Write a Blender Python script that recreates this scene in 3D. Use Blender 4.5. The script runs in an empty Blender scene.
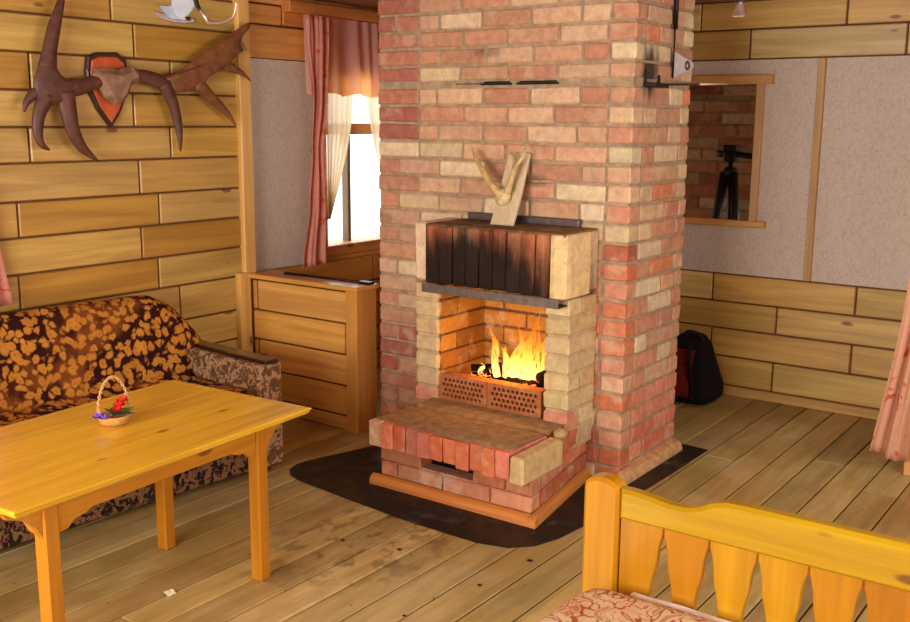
import bpy, math, random
from mathutils import Vector, Matrix, noise as mnoise
S = bpy.context.scene
COL = S.collection
RND = random.Random(7)
PI = math.pi

# ------------------------------------------------------------------ colours
def lin(c):
    f = lambda v: v/12.92 if v <= .04045 else ((v+.055)/1.055)**2.4
    return tuple(f(x/255.0) for x in c)

def jitter(c, a=.06, rnd=RND):
    k = 1+rnd.uniform(-a, a)
    return tuple(max(0, min(255, v*k*(1+rnd.uniform(-a*.25, a*.25)))) for v in c)

# ------------------------------------------------------------------ mesh builder
class MB:
    def __init__(self):
        self.v = []; self.f = []; self.c = []; self.s = []
    def add(self, verts, faces, col=(200, 200, 200), smooth=False, rnd=None):
        n = len(self.v)
        self.v += [tuple(p) for p in verts]
        c = lin(col)+((RND.random() if rnd is None else rnd),)
        for f in faces:
            self.f.append(tuple(i+n for i in f)); self.c.append(c); self.s.append(smooth)
    def box(self, lo, hi, col=(200, 200, 200), bev=0.0, M=None, jit=0.0, rnd=None):
        lo = Vector(lo); hi = Vector(hi); c = (lo+hi)/2; h = (hi-lo)/2
        h = Vector((abs(h.x), abs(h.y), abs(h.z)))
        b = min(bev, h.x*.49, h.y*.49, h.z*.49)
        verts = []; faces = []
        sg = [(x, y, z) for x in (-1, 1) for y in (-1, 1) for z in (-1, 1)]
        if b <= 0:
            for s in sg: verts.append(Vector((c.x+s[0]*h.x, c.y+s[1]*h.y, c.z+s[2]*h.z)))
            faces = [(0, 1, 3, 2), (4, 6, 7, 5), (0, 4, 5, 1), (2, 3, 7, 6), (0, 2, 6, 4), (1, 5, 7, 3)]
        else:
            idx = {}
            for s in sg:
                o = Vector((RND.uniform(-jit, jit), RND.uniform(-jit, jit), RND.uniform(-jit, jit)))
                for a in range(3):
                    p = [0, 0, 0]
                    for k in range(3): p[k] = c[k]+s[k]*(h[k] if k == a else h[k]-b)
                    idx[s, a] = len(verts); verts.append(Vector(p)+o)
            for a in range(3):
                o1, o2 = (a+1) % 3, (a+2) % 3
                for sa in (-1, 1):
                    q = []
                    for u, w in ((-1, -1), (1, -1), (1, 1), (-1, 1)):
                        s = [0, 0, 0]; s[a] = sa; s[o1] = u; s[o2] = w
                        q.append(idx[tuple(s), a])
                    faces.append(tuple(q if sa > 0 else q[::-1]))
            for a in range(3):
                o1, o2 = (a+1) % 3, (a+2) % 3
                for u in (-1, 1):
                    for w in (-1, 1):
                        s0 = [0, 0, 0]; s1 = [0, 0, 0]
                        s0[a] = -1; s1[a] = 1; s0[o1] = s1[o1] = u; s0[o2] = s1[o2] = w
                        s0 = tuple(s0); s1 = tuple(s1)
                        q = (idx[s0, o1], idx[s1, o1], idx[s1, o2], idx[s0, o2])
                        faces.append(q if u*w > 0 else q[::-1])
            for s in sg:
                q = (idx[s, 0], idx[s, 1], idx[s, 2])
                faces.append(q if s[0]*s[1]*s[2] > 0 else q[::-1])
        if M is not None: verts = [M @ p for p in verts]
        self.add(verts, faces, col, False, rnd)
    def tube(self, pts, rad, seg=10, col=(200, 200, 200), flat=None, sub=4, caps=True, rnd=None):
        """swept tube through pts (smoothed); rad: number or list; flat=(normal, k) squashes along normal"""
        P = [Vector(p) for p in pts]
        R = list(rad) if isinstance(rad, (list, tuple)) else [rad]*len(P)
        if sub > 1 and len(P) > 2: P, R = smooth(P, R, sub)
        n = len(P); rings = []; prev = None
        for i in range(n):
            t = (P[min(i+1, n-1)]-P[max(i-1, 0)])
            if t.length < 1e-9: t = Vector((0, 0, 1))
            t.normalize()
            if flat: a = Vector(flat[0])
            elif prev is not None: a = prev
            else: a = Vector((0, 0, 1)) if abs(t.z) < .9 else Vector((1, 0, 0))
            a = a-t*a.dot(t)
            if a.length < 1e-6: a = t.orthogonal()
            a.normalize(); b = t.cross(a); prev = a
            k = flat[1] if flat else 1
            rings.append([P[i]+(a*math.cos(2*PI*j/seg)*k+b*math.sin(2*PI*j/seg))*R[i] for j in range(seg)])
        v = [p for r in rings for p in r]; f = []
        for i in range(n-1):
            for j in range(seg):
                k = (j+1) % seg
                f.append((i*seg+j, i*seg+k, (i+1)*seg+k, (i+1)*seg+j))
        if caps:
            f.append(tuple(range(seg))[::-1]); f.append(tuple((n-1)*seg+j for j in range(seg)))
        self.add(v, f, col, True, rnd)
    def lathe(self, prof, c, seg=24, col=(200, 200, 200), M=None, rnd=None):
        v = []; f = []
        for (r, z) in prof:
            for j in range(seg):
                a = 2*PI*j/seg; p = Vector((c[0]+r*math.cos(a), c[1]+r*math.sin(a), c[2]+z))
                v.append(M @ p if M is not None else p)
        for i in range(len(prof)-1):
            for j in range(seg):
                k = (j+1) % seg
                f.append((i*seg+j, i*seg+k, (i+1)*seg+k, (i+1)*seg+j))
        self.add(v, f, col, True, rnd)
    def prism(self, outline, frame, t, bev=0.0, col=(200, 200, 200), rnd=None, smooth=False):
        """outline [(a,b)], frame = function (a,b,c)->point, c in [0,t]; rim bevelled on both sides"""
        n = len(outline)
        cx = sum(p[0] for p in outline)/n; cy = sum(p[1] for p in outline)/n
        def inset(d):
            area = sum(outline[i][0]*outline[(i+1) % n][1]-outline[(i+1) % n][0]*outline[i][1] for i in range(n))
            sgn = 1 if area > 0 else -1; out = []
            for i in range(n):
                p0 = Vector(outline[i-1]); p1 = Vector(outline[i]); p2 = Vector(outline[(i+1) % n])
                e1 = (p1-p0).normalized(); e2 = (p2-p1).normalized()
                n1 = Vector((-e1.y, e1.x))*sgn; n2 = Vector((-e2.y, e2.x))*sgn
                m = n1+n2
                m = m/max(m.length_squared, .5)*2 if m.length > 1e-6 else n1
                out.append(p1+m*d)
            return out
        rings = []
        if bev > 0:
            a = inset(bev)
            rings = [(a, 0), (outline, min(bev, t*.5)), (outline, t-min(bev, t*.5)), (a, t)]
        else: rings = [(outline, 0), (outline, t)]
        v = []
        for o, cc in rings:
            for p in o: v.append(frame(p[0], p[1], cc))
        f = [tuple(range(n))[::-1], tuple((len(rings)-1)*n+j for j in range(n))]
        for i in range(len(rings)-1):
            for j in range(n):
                k = (j+1) % n
                f.append((i*n+j, i*n+k, (i+1)*n+k, (i+1)*n+j))
        self.add(v, f, col, smooth, rnd)
    def grid(self, fn, nu, nv, col=(200, 200, 200), smooth=True, rnd=None):
        v = [fn(i/nu, j/nv) for i in range(nu+1) for j in range(nv+1)]
        f = [(i*(nv+1)+j, (i+1)*(nv+1)+j, (i+1)*(nv+1)+j+1, i*(nv+1)+j+1) for i in range(nu) for j in range(nv)]
        self.add(v, f, col, smooth, rnd)
    def blob(self, fn, nu=24, nv=16, col=(200, 200, 200), rnd=None):
        """closed surface: fn(theta, phi) -> point"""
        v = []; f = []
        for i in range(nv+1):
            for j in range(nu): v.append(fn(2*PI*j/nu, -PI/2+PI*i/nv))
        for i in range(nv):
            for j in range(nu):
                k = (j+1) % nu
                f.append((i*nu+j, i*nu+k, (i+1)*nu+k, (i+1)*nu+j))
        self.add(v, f, col, True, rnd)
    def build(self, name, m, parent=None, local=False, solid=0, subsurf=0):
        base = Vector((0, 0, 0))
        if parent is not None and not local: base = BASE[parent.name]
        me = bpy.data.meshes.new(name)
        me.from_pydata([(p[0]-base.x, p[1]-base.y, p[2]-base.z) for p in self.v], [], self.f)
        ca = me.color_attributes.new('col', 'FLOAT_COLOR', 'CORNER')
        buf = []
        for f, c in zip(self.f, self.c): buf += list(c)*len(f)
        ca.data.foreach_set('color', buf)
        me.polygons.foreach_set('use_smooth', self.s)
        me.materials.append(m); me.validate(); me.update()
        o = bpy.data.objects.new(name, me); COL.objects.link(o)
        if parent is not None: o.parent = parent
        BASE[o.name] = base
        if solid:
            md = o.modifiers.new('thick', 'SOLIDIFY'); md.thickness = solid; md.offset = -1
        if subsurf:
            md = o.modifiers.new('sub', 'SUBSURF'); md.levels = md.render_levels = subsurf
        return o
BASE = {}

def smooth(P, R, k):
    """Catmull-Rom"""
    out = []; rr = []; n = len(P)
    for i in range(n-1):
        p0 = P[max(i-1, 0)]; p1 = P[i]; p2 = P[i+1]; p3 = P[min(i+2, n-1)]
        for j in range(k):
            t = j/k
            out.append(.5*((2*p1)+(p2-p0)*t+(2*p0-5*p1+4*p2-p3)*t*t+(3*p1-p0-3*p2+p3)*t**3))
            rr.append(R[i]*(1-t)+R[i+1]*t)
    out.append(P[-1]); rr.append(R[-1])
    return out, rr

def tag(o, label=None, cat=None, group=None, kind=None):
    if label: o['label'] = label
    if cat: o['category'] = cat
    if group: o['group'] = group
    if kind: o['kind'] = kind
    return o
def thing(name, label, cat, loc=(0, 0, 0), rz=0, group=None):
    o = bpy.data.objects.new(name, None); COL.objects.link(o)
    o.empty_display_size = .1
    o.location = loc; o.rotation_euler = (0, 0, rz); BASE[o.name] = Vector(loc)
    return tag(o, label, cat, group)
def structure(name, loc=(0, 0, 0)):
    o = bpy.data.objects.new(name, None); COL.objects.link(o); o.location = loc
    BASE[o.name] = Vector(loc); o['kind'] = 'structure'; return o

# ------------------------------------------------------------------ materials
class NT:
    def __init__(self, name):
        self.m = bpy.data.materials.new(name); self.m.use_nodes = True
        self.t = self.m.node_tree; self.t.nodes.clear()
        self.out = self.t.nodes.new('ShaderNodeOutputMaterial')
        self.L = self.t.links
    def n(self, typ, **kw):
        nd = self.t.nodes.new(typ)
        ins = kw.pop('ins', {})
        for k, v in kw.items(): setattr(nd, k, v)
        for k, v in ins.items():
            s = nd.inputs[k]
            if hasattr(v, 'is_output'): self.L.new(v, s)
            else: s.default_value = v
        return nd
    def math(self, op, a, b=0.0, c=0.0, clamp=False):
        nd = self.n('ShaderNodeMath', operation=op, ins={0: a, 1: b, 2: c}); nd.use_clamp = clamp
        return nd.outputs[0]
    def mix(self, fac, a, b, blend='MIX'):
        nd = self.n('ShaderNodeMix', data_type='RGBA', blend_type=blend)
        for i, v in ((0, fac), (6, a), (7, b)):
            s = nd.inputs[i]
            if hasattr(v, 'is_output'): self.L.new(v, s)
            else: s.default_value = v if i == 0 else (tuple(v)+(1,) if len(v) == 3 else v)
        return nd.outputs[2]
    def ss(self, x, a, b, lo=0.0, hi=1.0):
        nd = self.n('ShaderNodeMapRange', interpolation_type='SMOOTHSTEP', ins={0: x, 1: a, 2: b, 3: lo, 4: hi})
        return nd.outputs[0]
    def obj(self): return self.n('ShaderNodeTexCoord').outputs['Object']
    def attr(self): return self.n('ShaderNodeAttribute', attribute_name='col')
    def mapping(self, vec, scale=(1, 1, 1), loc=(0, 0, 0)):
        return self.n('ShaderNodeMapping', ins={'Vector': vec, 'Scale': scale, 'Location': loc}).outputs[0]
    def noise(self, vec, scale=5, detail=4, rough=.55, dist=0):
        return self.n('ShaderNodeTexNoise', ins={'Vector': vec, 'Scale': scale, 'Detail': detail, 'Roughness': rough, 'Distortion': dist}).outputs['Fac']
    def voro(self, vec, scale=5, feature='F1', rnd=1.0):
        return self.n('ShaderNodeTexVoronoi', feature=feature, ins={'Vector': vec, 'Scale': scale, 'Randomness': rnd})
    def bump(self, h, s=.3, d=.01):
        return self.n('ShaderNodeBump', ins={'Height': h, 'Strength': s, 'Distance': d}).outputs[0]
    def pbr(self, col, rough=.6, metal=0.0, normal=None, coat=0.0, spec=.5, **extra):
        ins = {'Base Color': (tuple(col)+(1,) if isinstance(col, tuple) and len(col) == 3 else col), 'Roughness': rough, 'Metallic': metal, 'Coat Weight': coat, 'Coat Roughness': .15, 'Specular IOR Level': spec}
        if normal is not None: ins['Normal'] = normal
        ins.update(extra)
        b = self.n('ShaderNodeBsdfPrincipled', ins=ins)
        self.L.new(b.outputs[0], self.out.inputs[0]); return b

def m_plain(name, col=None, rough=.6, metal=0.0, var=.12, scale=30, spec=.5, bump=.1):
    t = NT(name); co = t.obj()
    base = t.attr().outputs['Color'] if col is None else None
    n = t.noise(co, scale, 4)
    f = t.ss(n, .25, .75, 1-var, 1+var)
    g = t.n('ShaderNodeCombineColor', ins={0: f, 1: f, 2: f}).outputs[0]
    c = t.mix(1.0, base if base is not None else lin(col), g, 'MULTIPLY')
    t.pbr(c, rough, metal, t.bump(n, bump, .004), spec=spec)
    return t.m

def m_wood(name, axis, rough=.5, coat=0.0, var=.3, knots=.6, fine=1.0, wear=0.0):
    t = NT(name); co = t.obj(); at = t.attr()
    off = t.math('MULTIPLY', at.outputs['Alpha'], 37.0)
    cv = t.n('ShaderNodeCombineXYZ', ins={0: off, 1: off, 2: off}).outputs[0]
    vec = t.n('ShaderNodeVectorMath', operation='ADD', ins={0: co, 1: cv}).outputs[0]
    sc = [13.0, 13.0, 13.0]; sc[axis] = .9
    n1 = t.noise(t.mapping(vec, sc), 1.0, 4, .55, .8)
    sc2 = [70.0, 70.0, 70.0]; sc2[axis] = 2.5
    n2 = t.noise(t.mapping(vec, sc2), 1.0, 3, .6)
    sc3 = [13.0, 13.0, 13.0]; sc3[axis] = 5.0
    vo = t.voro(t.mapping(vec, sc3), 1.0)
    dn = t.math('ADD', vo.outputs['Distance'], t.math('MULTIPLY', n2, .05))
    sel = t.n('ShaderNodeSeparateColor', ins={0: vo.outputs['Color']}).outputs[0]
    kn = t.math('MULTIPLY', t.ss(dn, .16, .25, 1, 0), t.math('GREATER_THAN', sel, 1-.3*knots))
    f = t.math('ADD', t.ss(n1, .3, .7, 1-var*.75, 1+var*.25), t.ss(n2, .2, .8, -.08*fine, .08*fine))
    f2 = t.math('POWER', f, 1.25); f3 = t.math('POWER', f, 1.6)
    g = t.n('ShaderNodeCombineColor', ins={0: f, 1: f2, 2: f3}).outputs[0]
    c = t.mix(1.0, at.outputs['Color'], g, 'MULTIPLY')
    c = t.mix(t.math('MULTIPLY', kn, .75), c, lin((92, 42, 18)))
    t.pbr(c, rough, 0, t.bump(n2, .12, .003), coat)
    return t.m

def m_floor():
    t = NT('worn_floor_boards'); co = t.obj(); at = t.attr()
    off = t.math('MULTIPLY', at.outputs['Alpha'], 37.0)
    cv = t.n('ShaderNodeCombineXYZ', ins={0: off, 1: off, 2: off}).outputs[0]
    vec = t.n('ShaderNodeVectorMath', operation='ADD', ins={0: co, 1: cv}).outputs[0]
    n1 = t.noise(t.mapping(vec, (16, 1.1, 16)), 1, 5, .6, .6)
    n2 = t.noise(t.mapping(vec, (90, 3, 90)), 1, 3, .6)
    w = t.noise(t.mapping(co, (1.2, .8, 1)), 1.6, 5, .6)
    f = t.math('ADD', t.ss(n1, .3, .7, .78, 1.1), t.ss(n2, .2, .8, -.1, .08))
    g = t.n('ShaderNodeCombineColor', ins={0: f, 1: f, 2: f}).outputs[0]
    c = t.mix(1.0, at.outputs['Color'], g, 'MULTIPLY')
    worn = t.mix(1.0, c, (1.44, 1.58, 2.2), 'MULTIPLY')
    c = t.mix(t.ss(w, .42, .62, 0, .75), c, worn)
    # dark trodden-in ash and dirt near the hearth
    d = t.n('ShaderNodeVectorMath', operation='DISTANCE', ins={0: t.mapping(co, (1, .8, 1)), 1: (-2.66, 2.45, 0)}).outputs['Value']
    sp = t.noise(t.mapping(co, (9, 5, 1)), 1.4, 5, .65)
    st = t.math('MULTIPLY', t.ss(d, .12, .62, 1, 0), t.ss(sp, .5, .6, 0, .6))
    c = t.mix(st, c, lin((70, 45, 25)))
    vo = t.voro(t.mapping(co, (6, 5, 1)), 1.6)
    sel = t.n('ShaderNodeSeparateColor', ins={0: vo.outputs['Color']}).outputs[0]
    sk = t.math('MULTIPLY', t.ss(vo.outputs['Distance'], .035, .07, 1, 0), t.math('GREATER_THAN', sel, .75))
    c = t.mix(t.math('MULTIPLY', sk, .7), c, lin((60, 38, 20)))
    t.pbr(c, t.ss(w, .4, .65, .42, .6), 0, t.bump(n2, .15, .003))
    return t.m

def m_brick(name, soot=None, splash=0.0):
    t = NT(name); co = t.obj(); at = t.attr()
    n = t.noise(co, 22, 5, .6); n2 = t.noise(co, 120, 3, .6); n3 = t.noise(co, 8, 4, .6)
    f = t.math('ADD', t.ss(n, .25, .75, .78, 1.14), t.ss(n2, .2, .8, -.08, .08))
    g = t.n('ShaderNodeCombineColor', ins={0: f, 1: f, 2: f}).outputs[0]
    c = t.mix(1.0, at.outputs['Color'], g, 'MULTIPLY')
    c = t.mix(t.ss(n3, .5, .68, 0, .5), c, lin((202, 174, 140)))       # lime bloom
    sp = t.noise(co, 60, 2, .5)
    c = t.mix(t.ss(sp, .68, .74, 0, .45), c, lin((120, 72, 48)))         # pits
    if soot:
        for (ctr, sc, a, b, amt) in soot:
            d = t.n('ShaderNodeVectorMath', operation='DISTANCE', ins={0: t.mapping(co, sc), 1: tuple(ctr[i]*sc[i] for i in range(3))}).outputs['Value']
            streak = t.noise(t.mapping(co, (26, 26, 3)), 1, 4, .6)
            d = t.math('ADD', d, t.math('MULTIPLY', t.math('SUBTRACT', streak, .5), .9))
            c = t.mix(t.math('MULTIPLY', t.ss(d, a, b, 1, 0), amt), c, lin((14, 9, 7)))
    t.pbr(c, .85, 0, t.bump(t.math('ADD', n2, n), .35, .006), spec=.25)
    return t.m

def m_wallpaper():
    t = NT('pink_beige_wallpaper'); co = t.obj()
    w = t.noise(t.mapping(co, (32, 32, 20)), 1.0, 2, .5, 1.5)
    r = t.math('ABSOLUTE', t.math('SUBTRACT', w, .5))
    c = t.mix(t.ss(r, .02, .06, .5, 0), lin((210, 194, 178)), lin((184, 156, 132)))
    n = t.noise(co, 90, 3)
    c = t.mix(t.ss(n, .4, .7, 0, .3), c, lin((222, 204, 190)))
    t.pbr(c, .8, 0, t.bump(w, .1, .003), spec=.2)
    return t.m

def m_throw():
    t = NT('floral_throw_fabric'); co = t.obj()
    wv = t.n('ShaderNodeTexNoise', ins={'Vector': co, 'Scale': 9.0, 'Detail': 2.0})
    vec = t.n('ShaderNodeVectorMath', operation='MULTIPLY_ADD', ins={0: wv.outputs['Color'], 1: (.07, .07, .07), 2: co}).outputs[0]
    v1 = t.voro(vec, 25.0); v2 = t.voro(vec, 62.0)
    sel = t.n('ShaderNodeSeparateColor', ins={0: v1.outputs['Color']}).outputs[0]
    clump = t.noise(co, 4.2, 3, .5)
    on = t.ss(t.math('ADD', sel, t.math('MULTIPLY', clump, 1.4)), .42, .56)
    petal = t.math('ADD', v1.outputs['Distance'], t.math('MULTIPLY', v2.outputs['Distance'], .25))
    m = t.math('MULTIPLY', t.ss(petal, .5, .74, 1, 0), on)
    ctr = t.ss(v1.outputs['Distance'], .1, .2, 1, 0)
    ochre = t.mix(t.noise(co, 25, 3), lin((202, 138, 50)), lin((164, 96, 32)))
    ochre = t.mix(t.math('MULTIPLY', ctr, .45), ochre, lin((120, 55, 20)))
    ground = t.mix(t.ss(clump, .5, .66), lin((48, 14, 8)), lin((120, 62, 26)))
    c = t.mix(m, ground, ochre)
    t.pbr(c, .9, 0, t.bump(t.noise(co, 150, 2), .3, .004), spec=.15)
    return t.m

def m_tapestry(name='sofa_tapestry', a=(92, 64, 40), b_=(160, 124, 88)):
    t = NT(name); co = t.obj()
    n = t.noise(co, 26, 3, .5, 1.2); n2 = t.noise(co, 200, 2)
    c = t.mix(t.ss(n, .46, .53), lin(a), lin(b_))
    c = t.mix(t.ss(t.noise(co, 40, 2, .5, 1), .58, .63), c, lin((120, 70, 48)))
    t.pbr(c, .9, 0, t.bump(n2, .3, .003), spec=.15)
    return t.m

def m_bedspread():
    t = NT('bedspread_fabric'); co = t.obj()
    n = t.noise(t.mapping(co, (1, 1, .3)), 11.5, 1, .4, 2.2)
    r = t.math('ABSOLUTE', t.math('SUBTRACT', n, .5))
    n2 = t.noise(co, 4.5, 1, .5)
    c = t.mix(t.ss(n2, .44, .56), lin((216, 190, 146)), lin((208, 162, 120)))
    # lattice
    rot = t.n('ShaderNodeMapping', ins={'Vector': co, 'Rotation': (0, 0, .8), 'Scale': (42, 42, 1)}).outputs[0]
    sp = t.n('ShaderNodeSeparateXYZ', ins={0: rot})
    lx = t.math('ABSOLUTE', t.math('SUBTRACT', t.math('FRACT', sp.outputs[0]), .5))
    ly = t.math('ABSOLUTE', t.math('SUBTRACT', t.math('FRACT', sp.outputs[1]), .5))
    la = t.math('MULTIPLY', t.ss(t.math('MINIMUM', lx, ly), .03, .08, 1, 0), t.ss(n2, .5, .54, 0, .7))
    c = t.mix(la, c, lin((160, 84, 60)))
    c = t.mix(t.ss(r, .018, .042, .85, 0), c, lin((160, 50, 26)))
    c = t.mix(t.ss(n, .63, .67, 0, .6), c, lin((178, 88, 58)))
    n3 = t.noise(co, 16, 1, .4, 1.5)
    r3 = t.math('ABSOLUTE', t.math('SUBTRACT', n3, .52))
    c = t.mix(t.math('MULTIPLY', t.ss(r3, .012, .03, .7, 0), t.ss(n, .4, .5, 1, 0)), c, lin((190, 74, 48)))
    t.pbr(c, .85, 0, t.bump(t.noise(co, 220, 2), .25, .003), spec=.15)
    return t.m

def m_curtain(name, base, patch, thr=.6, trans=.35, emb=None, glow=None):
    t = NT(name); co = t.obj()
    n = t.noise(co, 13, 3, .55, .6)
    c = t.mix(t.ss(n, thr, thr+.06), lin(base), lin(patch))
    n2 = t.noise(co, 40, 3)
    c = t.mix(t.ss(n2, .5, .7, 0, .3), c, lin(emb or base))
    b = t.pbr(c, .8, 0, t.bump(n2, .15, .004), spec=.2)
    tr = t.n('ShaderNodeBsdfTranslucent', ins={'Color': (lin(glow)+(1,)) if glow else c}).outputs[0]
    ms = t.n('ShaderNodeMixShader', ins={0: trans, 1: b.outputs[0], 2: tr}).outputs[0]
    t.L.new(ms, t.out.inputs[0]); return t.m

def m_sheer():
    t = NT('sheer_voile'); co = t.obj()
    n = t.noise(co, 200, 2)
    d = t.n('ShaderNodeBsdfDiffuse', ins={'Color': lin((240, 228, 200))+(1,)}).outputs[0]
    tr = t.n('ShaderNodeBsdfTranslucent', ins={'Color': lin((244, 226, 192))+(1,)}).outputs[0]
    tp = t.n('ShaderNodeBsdfTransparent').outputs[0]
    a = t.n('ShaderNodeMixShader', ins={0: .42, 1: d, 2: tr}).outputs[0]
    b = t.n('ShaderNodeMixShader', ins={0: t.ss(n, .3, .7, .05, .14), 1: a, 2: tp}).outputs[0]
    t.L.new(b, t.out.inputs[0]); return t.m

def m_glass():
    t = NT('window_glass')
    g = t.n('ShaderNodeBsdfGlossy', ins={'Roughness': .02}).outputs[0]
    tp = t.n('ShaderNodeBsdfTransparent', ins={'Color': (.95, .97, .97, 1)}).outputs[0]
    t.L.new(t.n('ShaderNodeMixShader', ins={0: .06, 1: tp, 2: g}).outputs[0], t.out.inputs[0]); return t.m

def m_mirror():
    t = NT('mirror_glass')
    t.L.new(t.n('ShaderNodeBsdfGlossy', ins={'Color': (.8, .78, .76, 1), 'Roughness': .015}).outputs[0], t.out.inputs[0]); return t.m

def m_flame():
    t = NT('flame'); co = t.obj()
    z = t.n('ShaderNodeSeparateXYZ', ins={0: co}).outputs[2]
    st = t.noise(t.mapping(co, (34, 34, 9)), 1, 3, .6, .6)
    h = t.math('ADD', z, t.math('MULTIPLY', t.math('SUBTRACT', st, .5), .3))
    rp = t.n('ShaderNodeValToRGB', ins={0: t.ss(h, .0, .34)})
    e = rp.color_ramp.elements
    e[0].position = 0; e[0].color = (1, .62, .16, 1)
    e[1].position = 1; e[1].color = (1, .16, .01, 1)
    k = rp.color_ramp.elements.new(.45); k.color = (1, .45, .05, 1)
    em = t.n('ShaderNodeEmission', ins={'Color': rp.outputs[0], 'Strength': t.ss(h, .02, .34, 3.6, 1.5)}).outputs[0]
    tp = t.n('ShaderNodeBsdfTransparent').outputs[0]
    al = t.math('MULTIPLY', t.ss(st, .42, .60, .0, .92), t.ss(z, .1, .36, 1, .65))
    t.L.new(t.n('ShaderNodeMixShader', ins={0: al, 1: tp, 2: em}).outputs[0], t.out.inputs[0]); return t.m

def m_log():
    t = NT('charred_log'); co = t.obj()
    v = t.voro(co, 38, 'DISTANCE_TO_EDGE'); n = t.noise(co, 14, 4)
    c = t.mix(t.ss(n, .45, .65), lin((20, 12, 9)), lin((58, 36, 24)))
    glow = t.math('MULTIPLY', t.ss(v.outputs['Distance'], .02, .08, 1, 0), t.ss(t.noise(co, 9, 2), .54, .64))
    b = t.pbr(c, .9, 0, t.bump(v.outputs['Distance'], .6, .01), spec=.1)
    b.inputs['Emission Color'].default_value = (1, .22, .03, 1)
    t.L.new(t.math('MULTIPLY', glow, 6.0), b.inputs['Emission Strength']); return t.m

def m_ember():
    t = NT('glowing_embers'); co = t.obj()
    n = t.noise(co, 45, 4, .6)
    c = t.mix(t.ss(n, .4, .6), lin((30, 16, 10)), lin((150, 60, 20)))
    b = t.pbr(c, .9, spec=.1)
    rp = t.n('ShaderNodeValToRGB', ins={0: n}); e = rp.color_ramp.elements
    e[0].color = (.6, .03, .0, 1); e[0].position = .45; e[1].color = (1, .4, .06, 1); e[1].position = .68
    t.L.new(rp.outputs[0], b.inputs['Emission Color'])
    t.L.new(t.ss(n, .46, .66, 0, 6), b.inputs['Emission Strength']); return t.m

M = {}
M['wood_y'] = m_wood('pine_boards_along_y', 1, .5, .12, .3, .5)
M['wood_x'] = m_wood('pine_boards_along_x', 0, .5, .12, .3, .5)
M['wood_z'] = m_wood('pine_posts', 2, .5, .1, .22, .25)
M['gloss_x'] = m_wood('varnished_pine_x', 0, .28, .5, .25, .9)
M['gloss_y'] = m_wood('varnished_pine_y', 1, .28, .5, .25, 1.0)
M['gloss_z'] = m_wood('varnished_pine_z', 2, .28, .5, .22, .2)
M['floor'] = m_floor()
M['brick'] = m_brick('old_brick', [((.76, .16, 1.97), (2, 8, 6), .35, 1.0, .9), ((-.05, 0, 2.085), (7, 2, 22), .3, .9, .4), ((.22, 0, 1.455), (6, 2, 26), .3, 1.0, .45), ((-.72, 0, 1.21), (8, 2, 22), .3, .9, .35)])
M['brick_hood'] = m_brick('sooted_brick', [((.06, -.32, .93), (2.0, .5, 3.6), .75, 1.5, .97)])
M['brick_fire'] = m_brick('firebox_brick', [((.40, .12, .93), (3.0, 1, 6), .4, 1.2, .85)])
M['mortar'] = m_plain('rough_mortar', None, .95, 0, .25, 24, .15, .5)
M['wallpaper'] = m_wallpaper()
M['paint'] = m_plain('matt_surface', None, .7, 0, .1, 30)
M['iron'] = m_plain('dark_iron', None, .45, .6, .3, 40)
M['steel'] = m_plain('grey_steel', None, .4, .75, .2, 30)
M['metal_bright'] = m_plain('brushed_silver', None, .25, .9, .08, 30)
M['sheetmetal'] = m_plain('blackened_sheet', None, .55, .1, .5, 12, .4)
def m_sheet():
    t = NT('dusty_black_sheet'); co = t.obj()
    n = t.noise(t.mapping(co, (3, 3, 1)), 1.6, 6, .65)
    c = t.mix(t.ss(n, .52, .72, 0, .4), t.attr().outputs['Color'], lin((120, 96, 72)))
    t.pbr(c, t.ss(n, .4, .65, .4, .8), .1, spec=.4); return t.m
M['dusty_sheet'] = m_sheet()
M['antler'] = m_plain('antler_horn', None, .5, 0, .35, 22, .5, .4)
M['throw'] = m_throw(); M['tapestry'] = m_tapestry(); M['bedspread'] = m_bedspread(); M['tapestry_dark'] = m_tapestry('dark_tapestry', (34, 20, 12), (120, 84, 54))
M['pink_drape'] = m_curtain('pink_drape', (236, 158, 138), (212, 104, 72), .6, .3, (244, 200, 184))
M['valance'] = m_curtain('pink_valance', (240, 200, 192), (240, 184, 150), .6, .6, (244, 210, 198), (255, 186, 116))
M['door_curtain'] = m_curtain('pink_door_curtain', (222, 166, 132), (208, 96, 46), .6, .25, (230, 184, 164))
M['sheer'] = m_sheer(); M['glass'] = m_glass(); M['mirror'] = m_mirror()
M['flame'] = m_flame(); M['log'] = m_log(); M['ember'] = m_ember()
M['cloth_dark'] = m_plain('nylon_fabric', None, .85, 0, .3, 60, .2)
M['plastic'] = m_plain('black_plastic', None, .4, 0, .1, 60)
M['leaf'] = m_plain('flower_material', None, .6, 0, .25, 120)
M['wicker'] = m_plain('wicker', None, .75, 0, .3, 150, .2, .5)
M['paper'] = m_plain('paper', None, .8, 0, .05, 30)

# ------------------------------------------------------------------ room data
XA = -4.53      # plank face of the left wall
XW = -4.60      # window part of the left wall
YB = 6.23       # back wall
XR = 1.05; YF = -1.25; ZC = 2.478
PINE = [(196, 156, 80), (190, 147, 66), (188, 140, 56), (198, 158, 88), (180, 130, 46)]
PALE = [(208, 176, 100), (202, 166, 86), (212, 180, 110), (196, 156, 74)]
GAP = (96, 54, 20)

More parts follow.
